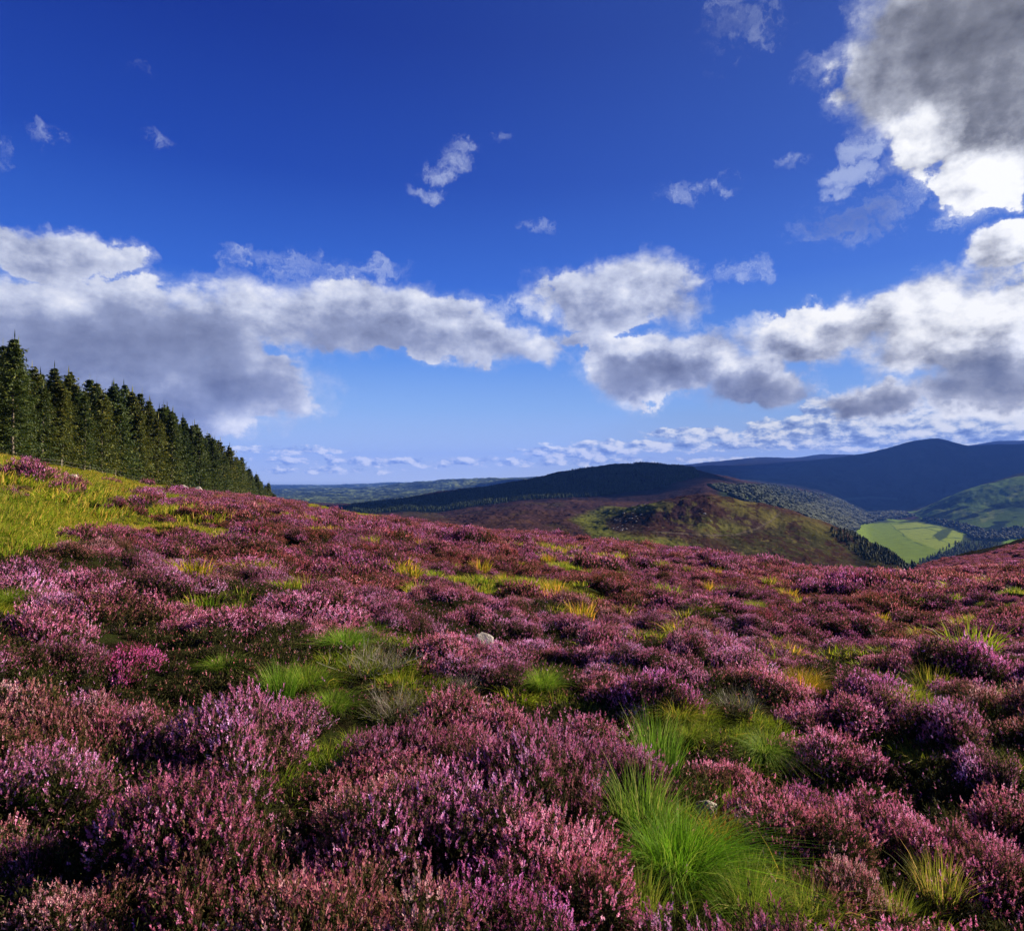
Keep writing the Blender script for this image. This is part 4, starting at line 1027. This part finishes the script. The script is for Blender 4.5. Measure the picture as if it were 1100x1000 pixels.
# ------------------------------------------------------------------ stones
def stonemat(t):
    p = t.n('ShaderNodeTexCoord').outputs['Object']
    a = t.noise(p, 4, 6, .65); b = t.noise(p, 18, 4, .6)
    c = t.mix(t.ss(a, .4, .62), (.30, .26, .22), (.52, .46, .40)); c = t.mix(t.m('MULTIPLY', t.ss(b, .58, .7), .6), c, (.12, .12, .09))
    bp = t.n('ShaderNodeBump'); bp.inputs['Distance'].default_value = .02; t.put(bp.inputs['Height'], b)
    return plain(t, c, .9, normal=bp.outputs[0])
M_STONE = mat('granite', stonemat)
def stone_mesh(seed):
    import bmesh
    bm = bmesh.new(); bmesh.ops.create_icosphere(bm, subdivisions=4, radius=.5)
    V = np.array([v.co[:] for v in bm.verts]); Fc = np.array([[v.index for v in f.verts] for f in bm.faces]); bm.free()
    rg = np.random.default_rng(seed)
    for _ in range(9):                                              # knock flats off it
        d = norm(rg.normal(size=3)); h = rg.uniform(.28, .42); q = V @ d; V = V - np.maximum(q - h, 0)[:, None] * d * .85
    V = V * (1 + .10 * fbm(V[:, 0] * 5 + seed, V[:, 1] * 5 + V[:, 2] * 3, 4))[:, None]
    return mesh_np('stone', V, Fc, [M_STONE], smooth=True)
STN = [stone_mesh(k) for k in range(4)]
for (u, v, w, asp, k, lab) in [(516, 702, 36, 1.15, 0, 'pale rounded boulder half hidden in salmon heather in the middle'),
                               (757, 885, 34, 1.3, 1, 'pale stone at the back of the long green tussock'),
                               (79, 518, 13, .9, 2, 'grey-white stone high on the grassy bank'),
                               (169, 532, 9, .8, 3, 'small white stone on the grass above the heather edge'),
                               (198, 528, 11, .8, 0, 'white stone beside the fence line, left of the pale mound'),
                               (213, 529, 13, .6, 1, 'low pale stone beside the fence line next to the taller white one'),
                               (282, 539, 5, .8, 2, 'tiny white stone in heather under the end of the conifers'),
                               (672, 764, 22, .6, 3, 'dark grey stone at the rim of the black hollow')]:
    p = hit(u, v); s = w / F * p.y
    o = obj('boulder', STN[k], loc=(p.x, p.y, p.z + s * asp * (.28 if u < 300 else .12))); o.scale = (s, s * .9, s * asp); o.rotation_euler = (.2, .3, random.uniform(0, 6)); tag(o, lab, 'boulder')
P = scatter_uv(46, [(650, 560), (690, 541), (730, 548), (790, 545), (800, 556), (745, 562), (700, 571), (655, 570)], 480, 760, 12)
for p in P:
    s = random.uniform(.9, 2.4); o = obj('boulder', STN[random.randrange(4)], loc=tuple(p)); o.scale = (s, s, s * .8); o.rotation_euler = (0, 0, random.uniform(0, 6))
    tag(o, 'small pale boulder scattered on the rocky knoll beyond the crest', 'boulder', 'boulders strewn over the knoll')

# ------------------------------------------------------------------ spruces
def barkmat(t):
    p = t.n('ShaderNodeTexCoord').outputs['Object']; n = t.noise(p, 5, 5, .6)
    return plain(t, t.mix(n, (.10, .075, .055), (.26, .22, .17)))
M_BARK = mat('spruce_bark', barkmat)
def needlemat(t):
    r = attr(t, 'rnd'); oi = t.n('ShaderNodeObjectInfo')
    c = t.ramp(r, [(0, (.012, .026, .007)), (.45, (.055, .082, .013)), (.8, (.145, .155, .022)), (1, (.25, .21, .034))])
    c = t.v('MULTIPLY', c, oi.outputs['Color'])
    return leafy(t, c, .22, .6, .25)
M_NEED = mat('spruce_needles', needlemat)
def spruce_mesh(seed, H, R, bare=0.):
    """trunk mesh and crown mesh of a plantation spruce"""
    rg = np.random.default_rng(seed)
    m, k = 14, 8
    zz = np.linspace(-1.2, H, m); rr = .17 * (1 - np.clip(zz / H, 0, 1)) ** .8 + .012; sway = np.cumsum(rg.normal(size=(m, 2)) * .03, 0)
    V = []
    for i in range(m):
        for j in range(k): V.append((sway[i, 0] + rr[i] * math.cos(j * 2 * PI / k), sway[i, 1] + rr[i] * math.sin(j * 2 * PI / k), zz[i]))
    Q = [(i * k + j, i * k + (j + 1) % k, (i + 1) * k + (j + 1) % k, (i + 1) * k + j) for i in range(m - 1) for j in range(k)]
    # boughs
    nb = int(H * 34); z = H * (.06 + .93 * rg.random(nb) ** .9); z.sort()
    whorl = np.round(z / .55) * .55; z = whorl + rg.normal(size=nb) * .07
    t = np.clip(z / H, 0, 1)
    prof = R * (1 - t) ** .9 * (.6 + .4 * smooth(t, 0, .12)) + .03
    az = rg.uniform(0, 6.28, nb); sect = 1 + .25 * np.sin(az * 2 + z * .9 + seed) + .15 * np.sin(az * 5 + z * 2.)
    ln = prof * (rg.uniform(.5, 1.05, nb) + .5 * (rg.random(nb) > .93)) * sect
    drop = np.where(t > .8, .35, np.interp(t, [0, .5, .8], [-.45, -.12, .25])) + rg.normal(size=nb) * .12
    if bare:                                                           # a stretch of dead, open trunk on the lit side
        gap = (np.abs(np.angle(np.exp(1j * (az - bare)))) < .75) & (t > .30) & (t < .80); ln = np.where(gap, ln * .25, ln)
    dirs = np.stack([np.cos(az), np.sin(az), np.zeros(nb)], 1)
    Vs, Fs, rn = [], [], []; off = 0
    per = 13
    bv = rg.random(nb)
    for s in range(per):
        f = (s + 1) / per
        c = dirs * (ln * f)[:, None]; c[:, 2] = z + ln * (drop * f + .22 * f * f)
        c = c + rg.normal(size=(nb, 3)) * np.array([.07, .07, .05])
        fan = rg.choice([-1, 1], nb)[:, None] * rg.uniform(.4, 1.2, (nb, 1))
        sd = np.stack([-np.sin(az), np.cos(az), np.zeros(nb)], 1)
        a = norm(dirs + sd * fan + np.array([0, 0, -.25]) + rg.normal(size=(nb, 3)) * .25) * (.12 + .20 * (1 - f) * np.clip(ln, 0, 1.6) + rg.uniform(0, .08, nb))[:, None]
        b = norm(np.cross(a, rg.normal(size=(nb, 3)) * .5 + np.array([0, 0, 1.]))) * rg.uniform(.035, .085, nb)[:, None]
        c = c + a * .6
        v4 = np.stack([c - a, c + b - a * .1, c + a, c - b - a * .1], 1).reshape(-1, 3)
        Vs.append(v4); Fs.append(np.arange(nb * 4).reshape(nb, 4) + off); off += len(v4)
        rn.append(np.repeat(np.clip(.35 * bv + .45 * f * rg.random(nb) + .25 * rg.random(nb), 0, 1), 4))
        # hanging sprays underneath
        if s % 2:
            a2 = norm(dirs * .3 + rg.normal(size=(nb, 3)) * .3 + np.array([0, 0, -1.])) * rg.uniform(.08, .2, nb)[:, None]
            b2 = norm(np.cross(a2, rg.normal(size=(nb, 3)))) * .05
            v4 = np.stack([c - a2 * .2, c + b2 + a2, c + 2 * a2, c - b2 + a2], 1).reshape(-1, 3)
            Vs.append(v4); Fs.append(np.arange(nb * 4).reshape(nb, 4) + off); off += len(v4); rn.append(np.repeat(rg.random(nb) * .5, 4))
    # leader
    lead = np.array([[0, 0, H - .5], [.06, 0, H + .2], [0, 0, H + 1.0], [-.06, 0, H + .2]]); lead[:, :2] += sway[-1]
    Vs.append(lead); Fs.append(np.array([[0, 1, 2, 3]]) + off); rn.append(np.full(4, .6))
    tm = mesh_np('spruce_trunk', np.array(V), np.array(Q), [M_BARK], smooth=True)
    cm = mesh_np('spruce_crown', np.concatenate(Vs), np.concatenate(Fs), [M_NEED], attrs={'rnd': np.concatenate(rn)})
    return tm, cm
SPR = [spruce_mesh(1, 13, 4.0), spruce_mesh(2, 12.4, 3.6), spruce_mesh(3, 13.6, 4.3), spruce_mesh(4, 12.8, 3.7, bare=-1.2), spruce_mesh(5, 13.4, 4.0, bare=-.9), spruce_mesh(6, 12, 4.1)]
def spruce(x, y, k, s, z, label, tint=(1, 1, 1), zs=1., group='spruces of the plantation'):
    root = empty('spruce_tree', (x, y, z), random.uniform(-.5, .5) if k in (3, 4) else random.uniform(0, 6.28)); root.scale = (s, s, s * zs)
    tag(root, label, 'conifer tree', group)
    a = obj('trunk', SPR[k][0], root); b = obj('crown', SPR[k][1], root)
    j = random.uniform(.8, 1.2); b.color = (tint[0] * j, tint[1] * j, tint[2] * j, 1)
    return root
# wanted outline of the plantation: tree-top row and foot row by bearing
TOP_U = [-60, 0, 14, 30, 60, 100, 140, 170, 200, 225, 250, 270, 285, 291, 298]
TOP_V = [345, 372, 358, 388, 392, 402, 417, 432, 448, 462, 482, 501, 514, 522, 530]
EDGE = [(-70, 62), (0, 72), (60, 82), (110, 96), (160, 118), (200, 134), (230, 150), (255, 170), (272, 196), (284, 225), (290, 250)]
def edge_y(u): return np.interp(u, [e[0] for e in EDGE], [e[1] for e in EDGE])
ntree = 0
for row in range(5):
    u = -75.
    while u < 297:
        y0 = edge_y(u) + row * 2.8 + random.uniform(-.9, .9)
        if u > 262: y0 += random.uniform(0, 12)
        x = (u - 550) / F * y0
        r_ = math.hypot(x, y0); th_ = math.atan2(x, y0); rc_, _ = crest(np.array([th_])); 
        zz = float(near_z(np.array([min(r_, rc_[0] * 1.02)]), np.array([th_]))[0])
        if r_ > rc_[0]: zz -= (r_ - rc_[0]) * .10
        want = (515 - np.interp(u, TOP_U, TOP_V)) / F * y0 - zz            # height that reaches the outline
        hgt = want * random.uniform(.82, 1.06) if row else want * random.uniform(.78, 1.04)
        k = random.randrange(6)
        H0 = [13, 12.4, 13.6, 12.8, 13.4, 12][k] + .6
        if hgt > 1.2:
            s = hgt / H0; sw = min(max(s * 1.12, .80), 1.4)
            if row == 0: lab = 'dark green spruce in the front row of the plantation, pale trunk showing' if k in (3, 4) else 'dark green spruce, branched to the ground, in the front row of the plantation'
            else: lab = 'dark green spruce behind the front row of the plantation'
            t_ = random.random()
            spruce(x, y0, k, sw, zz - .1, lab, (1.5, 1.2, .9) if t_ < .22 else (.7, .8, .9) if t_ < .5 else (1, 1, 1), zs=s / sw); ntree += 1  # bright warm tint paints sunlight into randomly chosen crowns
        u += (2.5 + .6 * random.random()) / y0 * F * (1 if row < 4 else 1.2)
print('spruces', ntree)
p = hit(13, 494); u = 13
y0 = 70.; x = (u - 550) / F * y0; zz = near_xy(x, y0)
hgt = (515 - 356) / F * y0 - zz
spruce(x, y0, 2, hgt / 14.2, zz, 'tallest spruce, its tip above all the others at the left end of the plantation', group='spruces of the plantation')

# ------------------------------------------------------------------ fence at the plantation edge
M_POST = mat('weathered_post', lambda t: plain(t, t.mix(t.noise(t.n('ShaderNodeTexCoord').outputs['Object'], 9, 4), (.22, .18, .13), (.48, .42, .33))))
M_WIRE = mat('fence_wire', lambda t: plain(t, (.18, .17, .16), .5))
import bmesh
bm = bmesh.new(); bmesh.ops.create_cone(bm, cap_ends=True, segments=8, radius1=.075, radius2=.06, depth=1.55)
for v_ in bm.verts:
    if v_.co.z > 0: v_.co.z += .06 * v_.co.x / .06
bmesh.ops.bevel(bm, geom=[e for e in bm.edges if e.calc_face_angle(0) > .9], offset=.012, segments=1, affect='EDGES')
PM = bpy.data.meshes.new('post'); bm.to_mesh(PM); bm.free(); PM.materials.append(M_POST)
fence = empty('wire_fence', (-50, 75, near_xy(-50, 75)))
tag(fence, 'post and wire fence along the foot of the conifer plantation', 'fence')
bpy.context.view_layer.update()
tops = []
for u in (-40, -2, 37, 66, 96, 124, 142, 160, 180, 200, 212, 223, 235, 243, 252, 260, 268):
    y0 = float(edge_y(u)) - 3.2; x = (u - 550) / F * y0; z0 = near_xy(x, y0)
    o = obj('post', PM, fence, loc=(x - fence.location.x, y0 - fence.location.y, z0 + .52 - fence.location.z)); o.rotation_euler = (random.uniform(-.07, .07), random.uniform(-.07, .07), random.uniform(0, 3)); s = random.uniform(.9, 1.15); o.scale = (s, s, s)
    tops.append(Vector((x, y0, z0)))
V, Q = [], []
for hz in (.35, .75, 1.15):
    for a, b in zip(tops[:-1], tops[1:]):
        d = (b - a).normalized(); sd = Vector((-d.y, d.x, 0)) * .008
        for i in range(6):
            for (f0, f1) in ((i / 6, (i + 1) / 6),):
                pts = []
                for f in (f0, f1):
                    c = a.lerp(b, f) + Vector((0, 0, hz - .06 * math.sin(PI * f)))
                    pts += [c + sd, c + Vector((0, 0, .008)), c - sd, c - Vector((0, 0, .008))]
                n0 = len(V); V += [(q - fence.location)[:] for q in pts]
                Q += [(n0 + k, n0 + (k + 1) % 4, n0 + 4 + (k + 1) % 4, n0 + 4 + k) for k in range(4)]
obj('wire', mesh_np('wire', np.array(V), np.array(Q), [M_WIRE]), fence)

# ------------------------------------------------------------------ small far trees on the knoll and lawns
tV, tF = blob_template(40)
BL = mesh_np('crown', tV, tF, [M_FAR], attrs={'rnd': np.random.default_rng(2).random(len(tV))})
tr_pts = [(851, 583), (822, 545), (829, 541), (834, 546), (845, 547)]
for i, (u, y) in enumerate([(838, 1250), (845, 1300), (832, 1350), (852, 1200), (826, 1400)]):
    p = far_pt(u, y); s = random.uniform(9, 13)
    root = empty('round_tree', tuple(p)); tag(root, 'dark round tree beside the small green lawns beyond the knoll', 'tree', 'trees by the lawns beyond the knoll')
    c_ = obj('crown', BL, root, loc=(0, 0, 1.0)); c_.scale = (s, s, s * .9)
    tv, tf = np.array([(.25 * math.cos(a), .25 * math.sin(a), z) for z in (-1, 3) for a in np.linspace(0, 2 * PI, 7)[:-1]]), np.array([(j, (j + 1) % 6, 6 + (j + 1) % 6, 6 + j) for j in range(6)])
    obj('trunk', mesh_np('trunk', tv, tf, [M_BARK]), root)

# ------------------------------------------------------------------ air
def haze():
    m = bpy.data.materials.new('haze'); m.use_nodes = True; t = NT(m.node_tree); out = t.n('ShaderNodeOutputMaterial')
    pv = t.n('ShaderNodeVolumePrincipled'); pv.inputs['Color'].default_value = (.10, .27, 1, 1); pv.inputs['Density'].default_value = 4.0e-5; pv.inputs['Anisotropy'].default_value = .1
    t.nt.links.new(pv.outputs[0], out.inputs['Volume'])
    x0, x1, y0, y1, z0, z1 = -20000, 20000, -3000, 19000, -420, 735
    V = np.array([(x, y, z) for x in (x0, x1) for y in (y0, y1) for z in (z0, z1)], float)
    Q = np.array([(0, 1, 3, 2), (4, 6, 7, 5), (0, 4, 5, 1), (2, 3, 7, 6), (0, 2, 6, 4), (1, 5, 7, 3)])
    tag(obj('haze', mesh_np('haze', V, Q, [m])), 'thin blue haze filling the valley air', 'haze', kind='stuff')
haze()
print('script', time.time() - T0)
